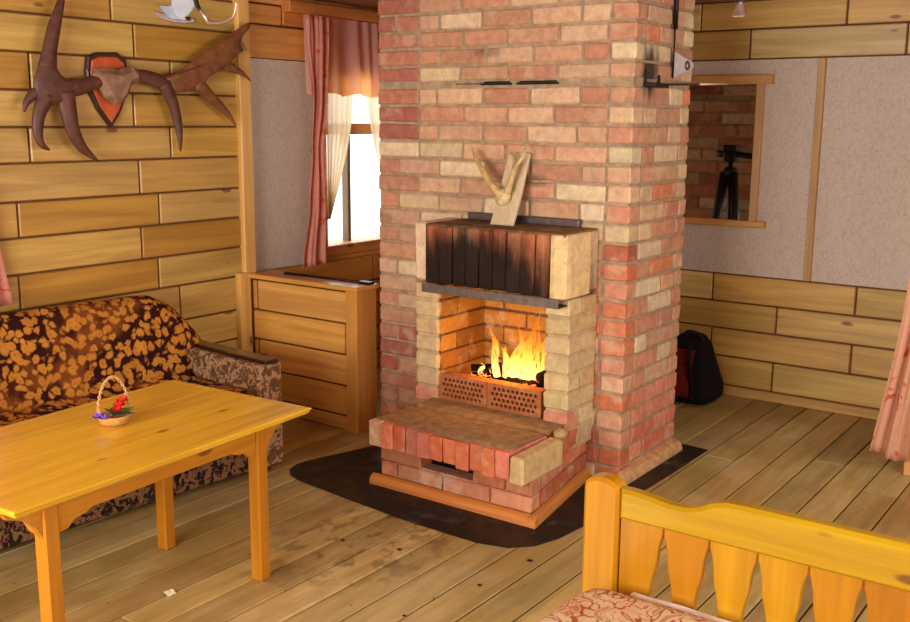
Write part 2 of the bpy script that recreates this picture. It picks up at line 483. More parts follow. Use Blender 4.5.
# floor ---------------------------------------------------------------
b = MB()
b.box((-4.8, YF-.2, -.08), (XR+.2, YB+.2, -.02), (30, 20, 12))
x = -2.914-.1635*12
while x < XR+.1:
    cuts = [YF-.1]+sorted(RND.uniform(YF, YB) for _ in range(2))+[YB+.1]
    for y0, y1 in zip(cuts, cuts[1:]):
        if y1-y0 < .05: continue
        b.box((x+.0042, y0+.001, -.03), (x+.1593, y1-.001, RND.uniform(-.0008, .0008)), jitter(RND.choice([(168, 140, 78), (158, 130, 72), (176, 148, 86)]), .06), .003)
    x += .1635
fl = b.build('floor', M['floor']); fl['kind'] = 'structure'

def plank_rows(mb, rows, joints, lo, hi, place, cols, gap=.011, th=.022):
    """rows = z levels; joints[i] = cuts; place(u0,u1,z0,z1) -> lo,hi box"""
    for i, (z0, z1) in enumerate(zip(rows, rows[1:])):
        cs = [lo]+[j for j in sorted(joints[i % len(joints)]) if lo+.02 < j < hi-.02]+[hi]
        for u0, u1 in zip(cs, cs[1:]):
            l, h = place(u0+gap/2, u1-gap/2, z0+gap/2, z1-gap/2)
            mb.box(l, h, jitter(RND.choice(cols), .05), .007)

# left wall -------------------------------------------------------------
rowsA = [.10, .272, .447, .622, .822, .996, 1.173, 1.346, 1.529, 1.70, 1.874, 2.05, 2.229, 2.40, 2.52]
JA = [(.6, 2.1, 3.5), (-.2, 1.4, 2.69)]
jA = []
for i in range(14):
    jA.append({9: (2.80, 3.64, .9), 8: (3.41, 1.9), 7: (2.70, 3.53, 1.1), 6: (3.41, 1.9), 5: (2.69, 3.51, 1.2), 4: (3.40, 1.7)}.get(i, (3.41, 2.0) if i % 2 == 0 else (2.81, 3.645, 1.0)))
jA[12] = (3.287, 1.9); jA[11] = (3.417, 2.0); jA[10] = (2.817, 3.645); jA[9] = (3.395, 2.1); jA[8] = (2.789, 3.626); jA[7] = (3.411, 2.); jA[6] = (2.703, 3.53); jA[5] = (3.405, 1.8); jA[4] = (2.684, 3.507)
wl = structure('wall_left')
b = MB(); b.box((XA-.22, YF-.1, 0), (XA-.011, 4.2, 2.52), GAP); b.build('backing', M['paint'], wl)
b = MB()
plank_rows(b, [0.0]+rowsA, [(1.5,)]+jA, YF-.1, 4.17, lambda u0, u1, z0, z1: ((XA-.02, u0, z0), (XA, u1, z1)), PINE)
b.build('planks', M['wood_y'], wl)
# window part, with an opening
wy0, wy1, wz0, wz1 = 4.86, 5.92, .90, 2.05
b = MB(); w0, w1 = XW-.25, XW-.018
for lo, hi in (((w0, 4.2, 0), (w1, wy0, 2.52)), ((w0, wy1, 0), (w1, YB+.1, 2.52)), ((w0, wy0, 0), (w1, wy1, wz0)), ((w0, wy0, wz1), (w1, wy1, 2.52))): b.box(lo, hi, GAP)
wb = structure('wall_window'); b.build('backing', M['paint'], wb)
b = MB()
plank_rows(b, [2.10, 2.30, 2.42, 2.52], [(4.9,), (4.55, 5.7), (5.2,)], 4.2, YB, lambda u0, u1, z0, z1: ((XW-.02, u0, z0), (XW+.012, u1, z1)), [(222, 152, 84), (206, 130, 62)])
plank_rows(b, [0, .12, .29, .46, .63, .82], [(4.9,), (5.4,), (5.05,)], 4.2, YB, lambda u0, u1, z0, z1: ((XW-.02, u0, z0), (XW, u1, z1)), [(202, 134, 58), (190, 118, 46)])
b.build('planks', M['wood_y'], wb)
b = MB(); b.box((XW-.02, 4.2, .82), (XW, wy0+.02, 2.10)); b.box((XW-.02, wy1-.02, .82), (XW, YB, 2.10)); b.box((XW-.02, wy0+.02, wz1-.02), (XW, wy1-.02, 2.10)); b.box((XW-.02, wy0+.02, .82), (XW, wy1-.02, wz0+.02))
b.build('wallpaper', M['wallpaper'], wb)
# corner post
b = MB(); b.box((XA-.05, 4.11, 0), (XA+.03, 4.20, 2.50), (220, 168, 92), .006)
o = b.build('trim_1', M['wood_z']); o['kind'] = 'structure'

# window ----------------------------------------------------------------
wn = structure('window_1')
b = MB(); F = (222, 150, 78)
b.box((XW-.2, wy0, wz0-.02), (XW+.02, wy0+.06, wz1+.02), F, .004); b.box((XW-.2, wy1-.06, wz0-.02), (XW+.02, wy1, wz1+.02), F, .004)
b.box((XW-.2, wy0, wz1-.05), (XW+.02, wy1, wz1+.02), F, .004); b.box((XW-.2, wy0-.03, wz0-.05), (XW+.035, wy1+.03, wz0+.02), (206, 128, 58), .006)
b.build('window_frame', M['wood_y'], wn)
b = MB(); b.box((XW-.01, wy0-.05, .815), (XW+.02, wy1+.05, .862), (214, 140, 66), .005); b.build('window_apron', M['wood_y'], wn)
b = MB()
b.box((XW-.13, wy0+.06, 1.645), (XW-.06, wy1-.06, 1.72), (176, 108, 52), .004)
b.box((XW-.13, 5.22, wz0), (XW-.07, 5.25, 1.66), (120, 96, 66), .004); b.build('glazing_bar', M['wood_z'], wn)
b = MB(); b.box((XW-.105, wy0+.06, wz0+.02), (XW-.1, wy1-.06, wz1-.05)); b.build('pane', M['glass'], wn)
# pelmet board
b = MB(); b.box((XW, 4.55, 2.385), (XW+.075, 6.1, 2.455), (206, 130, 62), .005)
o = b.build('trim_2', M['wood_y']); o['kind'] = 'structure'

# back wall ---------------------------------------------------------------
wk = structure('wall_back')
b = MB(); b.box((XW-.25, YB+.011, 0), (XR+.1, YB+.22, 2.52), GAP); b.build('backing', M['paint'], wk)
b = MB()
plank_rows(b, [.062, .252, .435, .611, .791], [(-3.4, -2.004, -.2), (-2.42, -1.536, -.1), (-2.002, -.6), (-2.429, -1.535, -.4)], XW, XR, lambda u0, u1, z0, z1: ((u0, YB, z0), (u1, YB+.02, z1)), PALE+[(202, 158, 78)])
plank_rows(b, [2.128, 2.307, 2.478, 2.52], [(-2.276, -1.375, .1), (-2.601, -1.712, -.6), (-2.,)], XW, XR, lambda u0, u1, z0, z1: ((u0, YB, z0), (u1, YB+.02, z1)), [(222, 186, 116), (212, 170, 94), (226, 192, 128)])
b.build('planks', M['wood_x'], wk)
b = MB(); b.box((XW, YB+.008, .795), (XR, YB+.02, 2.124)); b.build('wallpaper', M['wallpaper'], wk)
b = MB(); b.box((XW, YB-.018, 0), (XR, YB+.02, .06), (196, 150, 78), .005)
o = b.build('baseboard_back', M['wood_x']); o['kind'] = 'structure'
b = MB(); b.box((-1.852, YB-.014, .795), (-1.808, YB+.01, 2.124), (200, 152, 90), .004)
o = b.build('trim_3', M['wood_z']); o['kind'] = 'structure'

# right and front walls (behind the viewer) with the windows that light the room --
def wall_with_window(name, axis, pos, out, u0, u1, a0, a1, z0, z1):
    w = structure(name); t0, t1 = sorted((pos, pos+out*.2))
    def bx(ua, ub, za, zb, mb, c, e=0.0):
        lo = (t0-e, ua, za) if axis == 0 else (ua, t0-e, za)
        hi = (t1+e, ub, zb) if axis == 0 else (ub, t1+e, zb)
        mb.box(lo, hi, c)
    mb = MB(); c = (214, 158, 92)
    bx(u0, a0, 0, 2.52, mb, c); bx(a1, u1, 0, 2.52, mb, c); bx(a0, a1, 0, z0, mb, c); bx(a0, a1, z1, 2.52, mb, c)
    mb.build('boards', M['wood_x'] if axis else M['wood_y'], w)
    mb = MB(); um = (a0+a1)/2
    for ua, ub in ((a0, a0+.05), (um-.025, um+.025), (a1-.05, a1)): bx(ua, ub, z0, z1, mb, (220, 170, 110), -.05)
    bx(a0, a1, z0, z0+.05, mb, (220, 170, 110), -.05); bx(a0, a1, z1-.05, z1, mb, (220, 170, 110), -.05)
    mb.build('sash', M['wood_z'], w)
wall_with_window('wall_right', 0, XR, 1, YF-.2, YB+.2, 1.7, 4.3, .8, 2.2)
wall_with_window('wall_front', 1, YF, -1, XA-.2, XR+.2, -3.4, -.6, .8, 2.25)

b = MB()
x = -4.9
while x < XR+.2:
    b.box((x+.002, YF-.2, ZC), (x+.148, YB+.2, ZC+.03), jitter((150, 92, 58), .06), .006); x += .15
b.box((-4.9, YF-.2, ZC+.02), (XR+.25, YB+.25, ZC+.06), GAP)
o = b.build('ceiling', M['wood_y']); o['kind'] = 'structure'

# low half wall between left wall and fireplace -----------------------------
hw = structure('wall_low')
b = MB(); b.box((-4.50, 4.152, .0), (-3.70, 4.29, .80), GAP); b.build('backing', M['paint'], hw)
b = MB()
plank_rows(b, [.0, .085, .262, .443, .622, .806], [(-4.2,), (-3.722,), (-4.44,), (-3.74,), (-4.44,)], -4.48, -3.70, lambda u0, u1, z0, z1: ((u0, 4.14, z0), (u1, 4.16, z1)), [(214, 154, 70), (202, 138, 54), (220, 162, 82)])
b.build('planks', M['wood_x'], hw)
b = MB(); b.box((-3.725, 4.128, 0), (-3.642, 4.30, .822), (200, 138, 60), .004); b.build('end_post', M['wood_z'], hw)
b = MB(); b.box((-4.53, 4.05, 0), (-4.485, 4.135, .845), (216, 164, 86), .004); b.build('corner_post', M['wood_z'], hw)
b = MB(); b.box((-4.50, 4.12, .812), (-3.635, 4.32, .838), (212, 150, 68), .005); b.build('cap', M['wood_x'], hw)
t = thing('poker', 'long thin dark iron poker lying on the ledge of the low wall under the window', 'poker', (-3.95, 4.262, .838))
b = MB(); b.tube([(-4.29, 4.245, .845), (-3.68, 4.262, .845)], .007, 8, (30, 24, 22)); b.build('shaft', M['iron'], t)
b = MB(); b.box((-4.31, 4.232, .838), (-4.17, 4.262, .850), (28, 22, 20), .003); b.build('handle', M['iron'], t)
b = MB(); b.box((-3.73, 4.24, .838), (-3.645, 4.285, .853), (26, 20, 18), .003); b.build('blade', M['iron'], t)
# ------------------------------------------------------------------ fireplace
SALMON = [(194, 146, 112), (198, 156, 122), (188, 136, 104), (202, 164, 130), (190, 132, 102)]
CREAM = [(208, 182, 144), (204, 174, 134), (212, 188, 150)]
REDS = [(176, 112, 88), (170, 104, 82), (182, 120, 92), (166, 102, 82)]
ORANGE = [(186, 106, 70), (178, 100, 68), (190, 116, 80), (170, 96, 72)]
MORT = (160, 136, 108)
RB = random.Random(21)
def brick_col(x, z, face):
    if face == 'front':
        if x < -3.35:
            if z > 1.62: return RB.choice(REDS)
            if z > .62: return RB.choice(CREAM+SALMON+SALMON)
            return RB.choice(ORANGE+REDS)
        if x > -2.3 and z < 1.15: return RB.choice(ORANGE+ORANGE+SALMON)
        return RB.choice(SALMON+SALMON+CREAM)
    if z < .40: return RB.choice([(204, 128, 98), (196, 112, 84), (208, 134, 104)])
    return RB.choice(SALMON+SALMON+CREAM+[(206, 130, 92)])
CX0, CX1, CY0, CY1 = -3.622, -2.10, 4.30, 4.95
zl = [2.0220-.107-.092*k for k in range(0, 22)]
levels = [(2.0220+.0885*k, 2.0220+.0885*(k+1)) for k in range(0, 6)]
levels += [(1.940, 2.0220)]
levels += [(1.915-.092*(k+1), 1.915-.092*k) for k in range(0, 21)]
levels = sorted(l for l in levels if l[0] > -.1)
levels = [(max(l[0], 0), l[1]) for l in levels]
OPX0, OPX1, OPZ0, OPZ1 = -3.01, -2.375, .31, .925
FY = 4.44
fp = thing('brick_fireplace', 'big red and cream brick fireplace and chimney standing in the middle of the room', 'fireplace', (-2.86, 4.3, 0))
core = MB(); i_ = .008
def cb(lo, hi): core.box(lo, hi, MORT)
cb((CX0+i_, CY0+i_, 0), (OPX0-.04, CY1-i_, 2.5)); cb((OPX1+.04, CY0+i_, 0), (CX1-i_, CY1-i_, 2.5))
cb((OPX0-.04, CY0+i_, OPZ1+.05), (OPX1+.04, CY1-i_, 2.5)); cb((OPX0-.04, CY0+i_, 0), (OPX1+.04, CY1-i_, OPZ0)); cb((OPX0-.04, FY+.06, OPZ0), (OPX1+.04, CY1-i_, OPZ1+.05))
core.build('mortar_core', M['mortar'], fp)
b = MB(); J = .013; P = .278
for k, (z0, z1) in enumerate(levels):
    zz0, zz1 = z0+J/2, min(z1-J/2, 2.495)
    if zz1-zz0 < .02: continue
    even = k % 2
    # cuts along the front
    cuts = [CX0]
    if z0 > 1.5:
        if even: cuts += [-3.345]
        elif RB.random() < .6: cuts += [-3.50, -3.345]
        else: cuts += [-3.345]
        x = -3.345+(P if even else P*.5+RB.uniform(-.015, .015))
    else: x = CX0+(P if even else P*.5)
    while x < CX1-.07:
        cuts.append(x+RB.uniform(-.012, .012)); x += P
    if CX1-cuts[-1] < .1: cuts.pop()
    if not even: cuts.append(CX1-.13)
    cuts = sorted(set(cuts)); cuts.append(CX1)
    if len(cuts) > 2 and cuts[-2]-cuts[-3] < .06: cuts.pop(-3)
    for u0, u1 in zip(cuts, cuts[1:]):
        segs = [(u0+J/2 if u0 > CX0 else u0, u1-J/2 if u1 < CX1 else u1)]
        if z0 < OPZ1+.03:
            ns = []
            for a, c in segs:
                if a < OPX0-.03: ns.append((a, min(c, OPX0-.02)))
                if c > OPX1+.03: ns.append((max(a, OPX1+.02), c))
            segs = [s for s in ns if s[1]-s[0] > .02]
        for a, c in segs:
            dy = RB.uniform(-.003, .003)
            b.box((a, CY0+dy, zz0), (c, CY0+.11, zz1), jitter(brick_col((a+c)/2, z0, 'front'), .05, RB), .007, jit=.0028)
    # right face
    ys = [CY0+.115+J/2] if even else [CY0+.115+J/2]
    y = CY0+.115
    cy = [y]+([y+.14, y+.14+P] if even else [y+P, y+.44])+[CY1]
    for y0, y1 in zip(cy, cy[1:]):
        if y1-y0 < .04: continue
        dx = RB.uniform(-.002, .003)
        b.box((CX1-.11, y0+J/2, zz0), (CX1+dx, y1-(J/2 if y1 < CY1 else 0), zz1), jitter(brick_col(0, z0, 'side'), .05, RB), .007, jit=.0028)
    # back and left faces
    x = CX0+(.14 if even else P)
    cx = [CX0]
    while x < CX1-.15: cx.append(x); x += P
    cx.append(CX1-.115)
    for a, c in zip(cx, cx[1:]):
        if c-a > .04: b.box((a+J/2, CY1-.1, zz0), (c-J/2, CY1, zz1), jitter(RB.choice(SALMON+REDS+CREAM), .06, RB), .007, jit=.0028)
    cy = [CY0+.115, CY0+.115+(.14 if even else .27), CY1-.105]
    for a, c in zip(cy, cy[1:]): b.box((CX0, a+J/2, zz0), (CX0+.1, c-J/2, zz1), jitter(RB.choice(SALMON+REDS), .06, RB), .007, jit=.0028)
b.build('chimney_bricks', M['brick'], fp)
# iron damper plates in the thick joint
for x0, x1 in ((-2.935, -2.765), (-2.725, -2.50)):
    d = MB(); d.box((x0, CY0-.02, 1.921), (x1, CY0+.05, 1.931), (38, 24, 20), .002)
    d.box((x0+.01, CY0-.004, 1.933), (x1-.01, CY0+.02, 1.939), (26, 16, 14), .001)
    d.build('damper_plate', M['iron'], fp)
d = MB(); d.box((-3.10, CY0-.004, 1.926), (-2.95, CY0+.03, 1.931), (120, 84, 60), .001); d.build('damper_plate', M['iron'], fp)

# jambs of the fire opening
lv = [.305+.0905*k for k in range(0, 8)]
JC = [(204, 178, 128), (200, 170, 120), (194, 160, 112), (206, 182, 134)]
for (x0, x1) in ((-3.152, -3.010), (-2.380, -2.250)):
    jm = MB(); jm.box((x0+.01, 4.04, .2), (x1-.008, 4.31, .93), (186, 160, 122))
    for k in range(7):
        c = RB.choice(JC) if k > 0 else (206, 138, 106)
        z0, z1 = lv[k]+.006, min(lv[k+1]-.005, .94)
        s = k % 2
        if s: jm.box((x0, 4.03, z0), (x1, 4.30, z1), jitter(c, .04, RB), .007, jit=.003)
        else:
            jm.box((x0, 4.03, z0), (x1, 4.15, z1), jitter(c, .04, RB), .007, jit=.003)
            jm.box((x0+.002, 4.16, z0), (x1-.001, 4.30, z1), jitter(RB.choice(JC), .04, RB), .007, jit=.003)
    jm.build('jamb', M['brick'], fp)
# firebox lining
ln = MB(); OC = [(160, 110, 48), (148, 98, 40), (170, 120, 56)]  # fire's orange glow is partly put into the ochre of these bricks
ln.box((OPX0-.05, FY+.012, .26), (OPX1+.05, FY+.07, 1.0), (96, 62, 40)); ln.box((OPX0-.038, 4.302, .26), (OPX0+.002, FY+.05, .96), (96, 62, 40)); ln.box((OPX1-.002, 4.302, .26), (OPX1+.038, FY+.05, .96), (96, 62, 40))
ln.box((OPX0-.004, 4.055, .31), (OPX0+.002, 4.31, .945), (96, 62, 40)); ln.box((OPX1-.002, 4.055, .31), (OPX1+.004, 4.31, .945), (96, 62, 40))
for k in range(7):
    z0, z1 = lv[k]+.006, lv[k+1]-.005
    cs = [OPX0, OPX0+.13, OPX0+.40, OPX1] if k % 2 else [OPX0, OPX0+.27, OPX0+.54, OPX1]
    for a, c in zip(cs, cs[1:]): ln.box((a+.005, FY, z0), (c-.005, FY+.03, z1), jitter(RB.choice(OC), .06, RB), .006, jit=.003)
    for xa, xb in ((OPX0-.003, OPX0+.009), (OPX1-.009, OPX1+.003)):
        cs = [4.05, 4.19, FY+.01] if k % 2 else [4.05, 4.30, FY+.01]
        for a, c in zip(cs, cs[1:]): ln.box((xa, a+.004, z0), (xb, c-.004, z1), jitter(RB.choice(OC), .06, RB), .006, jit=.003)
ln.box((OPX0-.02, 4.04, .26), (OPX1+.02, FY+.02, .312), (110, 74, 50)); ln.box((OPX0-.02, 4.12, .955), (OPX1+.02, FY+.02, 1.0), (40, 26, 18))
ln.build('firebox_lining', M['brick_fire'], fp)

# hood: upright bricks on a steel angle, blackened by smoke
hd = MB()
hd.box((-3.06, 3.995, .955), (-2.27, 4.31, 1.225), (110, 80, 56))
hd.box((-3.06, 3.990, 1.222), (-2.262, 4.31, 1.246), (134, 100, 60), .006, jit=.003)
x = -3.045
w = (2.332-3.045)/-9
for k in range(9):
    hd.box((x+.0015, 3.975+RB.uniform(-.003, .003), .948), (x+w-.0015, 4.09, 1.236+RB.uniform(-.004, .002)), jitter(RB.choice([(190, 112, 74), (182, 100, 62), (196, 124, 84)]), .06, RB), .006, jit=.003)
    x += w
# right side wall of the hood
for a, c in ((4.222, 4.30),): hd.box((-2.33, a, .955), (-2.256, c, 1.235), jitter((206, 176, 134), .05, RB), .006, jit=.003)
hd.build('hood', M['brick_hood'], fp)
e = MB()
def endblk(u, v):
    # rounded-front upright cream brick
    return None
pro = [(-2.332, 4.215), (-2.332, 3.985), (-2.322, 3.968), (-2.300, 3.964), (-2.276, 3.976), (-2.256, 4.004), (-2.250, 4.04), (-2.250, 4.215)]
e.prism(pro, lambda a, c, h: (a, c, .940+h), .298, .006, (222, 190, 134))
hb = e.build('hood_end_brick', M['brick'], fp)
e = MB(); e.box((-3.135, 4.00, .955), (-3.05, 4.31, 1.245), (224, 192, 156), .008, jit=.004); e.build('hood_end_brick', M['brick'], fp)
e = MB(); e.box((-3.045, 3.94, .905), (-2.262, 3.948, .950), (128, 116, 106), .002); e.box((-3.045, 3.942, .905), (-2.262, 4.10, .913), (70, 60, 56), .002)
e.build('lintel', M['steel'], fp)
# plinth under the hearth shelf with the ash slot
pl = MB()
def pb(lo, hi, cols): pl.box(lo, hi, jitter(RB.choice(cols), .06, RB), .007, jit=.003)
PC = [(192, 120, 84), (186, 108, 72), (196, 130, 96), (180, 100, 64)]
pl.box((-3.02, 3.615, 0), (-2.18, 4.30, .13), (176, 122, 94)); pl.box((-3.02, 4.0, .12), (-2.18, 4.30, .30), (176, 122, 94))
pl.box((-3.02, 3.615, .12), (-2.80, 3.9, .205), (176, 122, 94)); pl.box((-2.49, 3.615, .12), (-2.18, 3.9, .205), (176, 122, 94))
for (z0, z1, cs) in ((.0, .045, [-3.035, -2.8, -2.52, -2.25, -2.168]), (.05, .122, [-3.035, -2.93, -2.66, -2.39, -2.168])):
    for a, c in zip(cs, cs[1:]): pb((a+.004, 3.60, z0), (c-.004, 3.70, z1), PC)
for a, c in ((-3.035, -2.79), (-2.49, -2.31), (-2.31, -2.168)): pb((a+.004, 3.60, .128), (c-.004, 3.70, .202), PC)
pb((-2.95, 3.603, .126), (-2.79, 3.70, .20), PC)
for k, (z0, z1) in enumerate(((.0, .045), (.05, .122), (.128, .202), (.208, .298))):
    cs = [3.71, 3.86, 4.13, 4.30] if k % 2 else [3.71, 3.98, 4.30]
    if k == 3: cs = [3.88, 4.06, 4.30]
    for a, c in zip(cs, cs[1:]):
        pb((-2.26, a+.004, z0), (-2.168, c-.004, z1), PC+ORANGE); pb((-3.035, a+.004, z0), (-2.98, c-.004, z1), PC+ORANGE)
pl.v = [(p[0]-max(0, p[1]-3.6)*.165*max(0, min(1, (p[0]+2.75)/.4)), p[1], p[2]) for p in pl.v]
pl.build('plinth', M['brick'], fp)
pl = MB(); pl.box((-2.80, 3.69, .118), (-2.485, 4.0, .132), (40, 34, 24)); pl.box((-2.80, 3.99, .12), (-2.485, 4.01, .21), (24, 18, 14)); pl.build('ash_slot', M['mortar'], fp)  # ash floor and back coloured dark, with the slot's inner shade in the colour
sh = MB(); x = -3.050
n = 11; w = (3.050-2.248)/n
for k in range(n):
    c = (222, 184, 144) if k == 0 else jitter(RB.choice([(204, 112, 74), (198, 102, 66), (208, 124, 90), (196, 116, 92)]), .06, RB)
    yf = 3.535+RB.uniform(-.006, .006); zb = .212+(RB.uniform(-.004, .004))
    if k in (7,): zb -= .012; yf -= .01
    if k >= 9: zb -= .006; yf -= .006
    sh.box((x+.001, yf, zb), (x+w-.001, 3.86, .332+RB.uniform(-.002, .003)), c, .006, jit=.002); x += w
sh.box((-2.246, 3.515, .196), (-2.165, 3.865, .330), (196, 164, 112), .012, jit=.005)
sh.build('hearth_shelf', M['brick'], fp)
sh = MB()
def crust(u, v):
    x = -3.045+u*.795; y = 3.548+v*.485
    h = .3405+.004*mnoise.noise(Vector((x*9, y*9, 3)))+.003*mnoise.noise(Vector((x*30, y*30, 1)))
    if v < .04 or u < .01: h -= .01
    if .62 < v < .68: h -= .012
    return (x, y, h)
sh.grid(crust, 60, 30, (150, 118, 84)); sh.build('mortar_bed', M['mortar'], fp)
sh = MB(); sh.blob(lambda a, p: Vector((-2.205+.03*math.cos(p)*math.cos(a)*(1+.25*mnoise.noise(Vector((a, p*2, 1)))), 3.90+.04*math.cos(p)*math.sin(a), .338+.024*math.sin(p)*(1+.3*mnoise.noise(Vector((a*2, p, 5)))))), 16, 10, (176, 142, 96)); sh.build('mortar_lump', M['mortar'], fp)
# wooden and mortar skirtings
def quarter(mb, p0, p1, nx, ny, r, h, col):
    pr = [(0, 0), (r, 0), (r, h*.35), (r*.86, h*.65), (r*.55, h*.88), (0, h)]
    v = [(p[0]+nx*a, p[1]+ny*a, c) for p in (p0, p1) for a, c in pr]
    m = len(pr); f = [tuple(range(m)), tuple(range(2*m-1, m-1, -1))]+[(i, i+m, (i+1) % m+m, (i+1) % m) for i in range(m)]
    mb.add(v, f, col)
s = MB(); quarter(s, (-3.075, 3.60), (-2.135, 3.60), 0, -1, .034, .05, (200, 122, 52)); s.build('skirting', M['wood_x'], fp)
s = MB(); quarter(s, (-2.166, 3.567), (-2.284, 4.30), 1, 0, .034, .05, (204, 132, 62)); s.build('skirting', M['wood_y'], fp)
s = MB(); quarter(s, (-2.10, 4.29), (-2.10, 4.965), 1, 0, .045, .06, (196, 150, 104)); s.build('skirting', M['mortar'], fp)
s = MB(); quarter(s, (-2.17, 4.30), (-2.09, 4.30), 0, -1, .03, .045, (196, 150, 104)); s.build('skirting', M['mortar'], fp)

# perforated bricks that dam the fire: real holes
def perforated(x0, x1, z0, z1, y0, y1):
    t = thing('perforated_brick', 'x', 'brick', ((x0+x1)/2, y0, z0), 0, 'perforated bricks holding the fire in')
    mb = MB(); col = (172, 102, 58)
    W = x1-x0; Hh = z1-z0; mz = .012; rows = 4; ch = (Hh-2*mz)/rows; cw = ch*.92; nc = int((W-.012)/cw)-1
    hole = MB()
    def quad(a0, a1, c0, c1): mb.add([(a0, y0, c0), (a1, y0, c0), (a1, y0, c1), (a0, y0, c1)], [(0, 1, 2, 3)], col)
    quad(x0, x1, z0, z0+mz); quad(x0, x1, z1-mz, z1)
    for r in range(rows):
        s = x0+(W-(nc+.5)*cw)/2+(cw/2 if r % 2 else 0); za = z0+mz+r*ch
        quad(x0, s, za, za+ch); quad(s+nc*cw, x1, za, za+ch)
        for k in range(nc):
            cx = s+(k+.5)*cw; cz = za+ch/2; rr = ch*.335; N = 12
            ring = [(cx+rr*math.cos(2*PI*j/N), y0, cz+rr*math.sin(2*PI*j/N)) for j in range(N)]
            sq = []
            for j in range(N):
                a = 2*PI*j/N; c, q = math.cos(a), math.sin(a); m = max(abs(c)/(cw/2), abs(q)/(ch/2))
                sq.append((cx+c/m, y0, cz+q/m))
            # snap corners
            back = [(p[0], y1-.01, p[2]) for p in ring]
            v = sq+ring+back; f = []
            for j in range(N):
                k2 = (j+1) % N
                f.append((j, k2, N+k2, N+j)); f.append((N+j, N+k2, 2*N+k2, 2*N+j))
            mb.add(v, f, col)
            for sx in (-1, 1):
                for sz in (-1, 1):
                    cor = (cx+sx*cw/2, y0, cz+sz*ch/2)
                    near = sorted(sq, key=lambda p: (p[0]-cor[0])**2+(p[2]-cor[2])**2)[:2]
                    mb.add([cor]+near, [(0, 1, 2)], col)
    mb.box((x0, y1-.012, z0), (x1, y1, z1), (60, 30, 20))
    for lo, hi in (((x0, y0, z0-.001), (x1, y1, z0)), ((x0, y0, z1), (x1, y1, z1+.001)), ((x0-.001, y0, z0), (x0, y1, z1)), ((x1, y0, z0), (x1+.001, y1, z1))): mb.box(lo, hi, col)
    o = mb.build('brick_body', M['brick'], t)
    return t
pa = perforated(-3.008, -2.716, .3385, .470, 4.045, 4.115)
pa['label'] = 'left one of two hollow perforated red bricks standing at the front of the fire'
pb2 = pa.copy(); COL.objects.link(pb2); pb2.location = (-2.556, 4.045, .3385); pb2.scale = (1.06, 1, 1)
pb2['label'] = 'right one of two hollow perforated red bricks standing at the front of the fire'
for ch in list(pa.children):
    c = ch.copy(); COL.objects.link(c); c.parent = pb2

# the fire: logs, embers, flames
FZ = .312
em = MB()
def bed(u, v):
    x = -2.99+u*.60; y = 4.12+v*.30
    h = .40+.035*mnoise.noise(Vector((x*14, y*14, 0)))+.02*mnoise.noise(Vector((x*40, y*40, 7)))
    d = min(u, 1-u, v, 1-v)
    return (x, y, FZ+(h-FZ)*min(1, d*9+.0))
em.grid(bed, 60, 30, (60, 30, 20))
o = em.build('embers', M['ember']); tag(o, 'bed of glowing orange embers and ash under the burning logs', 'embers', None, 'stuff')
LOGS = [((-2.93, 4.22, .455), (-2.72, 4.36, .47), .042, 'short charred log at the left of the fire leaning to the back'),
        ((-2.66, 4.15, .452), (-2.50, 4.17, .448), .034, 'small black charred log lying low in the middle of the fire'),
        ((-2.47, 4.16, .49), (-2.40, 4.38, .53), .045, 'dark charred log at the right end of the fire'),
        ((-2.82, 4.27, .452), (-2.48, 4.33, .462), .04, 'long charred log lying behind the flames')]
for p0, p1, r, lab in LOGS:
    d = Vector(p1)-Vector(p0)
    t = thing('burning_log', lab, 'log', tuple((Vector(p0)+Vector(p1))/2), 0, 'logs on the fire')
    mb = MB(); P_ = [Vector(p0)+d*(k/7) for k in range(8)]
    mb.tube(P_, [r*(1+.12*RB.uniform(-1, 1)) for _ in P_], 11, (60, 34, 22), sub=2); mb.build('wood', M['log'], t)
t = thing('fire', 'bright yellow orange flames rising from the logs in the fireplace', 'fire', (-2.62, 4.22, .43))
TONG = [(-2.475, 4.25, .52, .16, .022, .07), (-2.45, 4.20, .46, .14, .02, .03), (-2.545, 4.19, .52, .25, .02, .06), (-2.70, 4.19, .50, .14, .02, -.03), (-2.78, 4.23, .47, .10, .02, -.02), (-2.755, 4.20, .46, .245, .034, -.045), (-2.715, 4.22, .46, .16, .036, .01), (-2.66, 4.21, .455, .20, .045, .02), (-2.615, 4.20, .47, .19, .05, .03), (-2.585, 4.23, .48, .285, .045, .035),
        (-2.53, 4.22, .48, .22, .045, .05), (-2.49, 4.24, .50, .18, .035, .04), (-2.44, 4.20, .44, .11, .02, .0), (-2.68, 4.25, .46, .12, .05, 0), (-2.56, 4.19, .46, .12, .05, .01), (-2.86, 4.2, .45, .06, .02, .01), (-2.635, 4.24, .5, .235, .03, -.01)]
for (x, y, z, h, r, lean) in TONG:
    mb = MB(); ph = RB.uniform(0, 6); pts = []; rad = []
    for k in range(9):
        s = k/8
        pts.append((x+lean*s+.016*math.sin(ph+s*6)*s, y+.012*math.cos(ph+s*5)*s, z+h*1.15*s))
        rad.append(max(.001, r*1.05*(math.sin(PI*(.3+.7*s))**1.3)*(1-.3*s)))
    mb.tube(pts, rad, 12, (255, 180, 60), sub=3, flat=((.6, .8, 0), .6)); mb.build('flame', M['flame'], t)

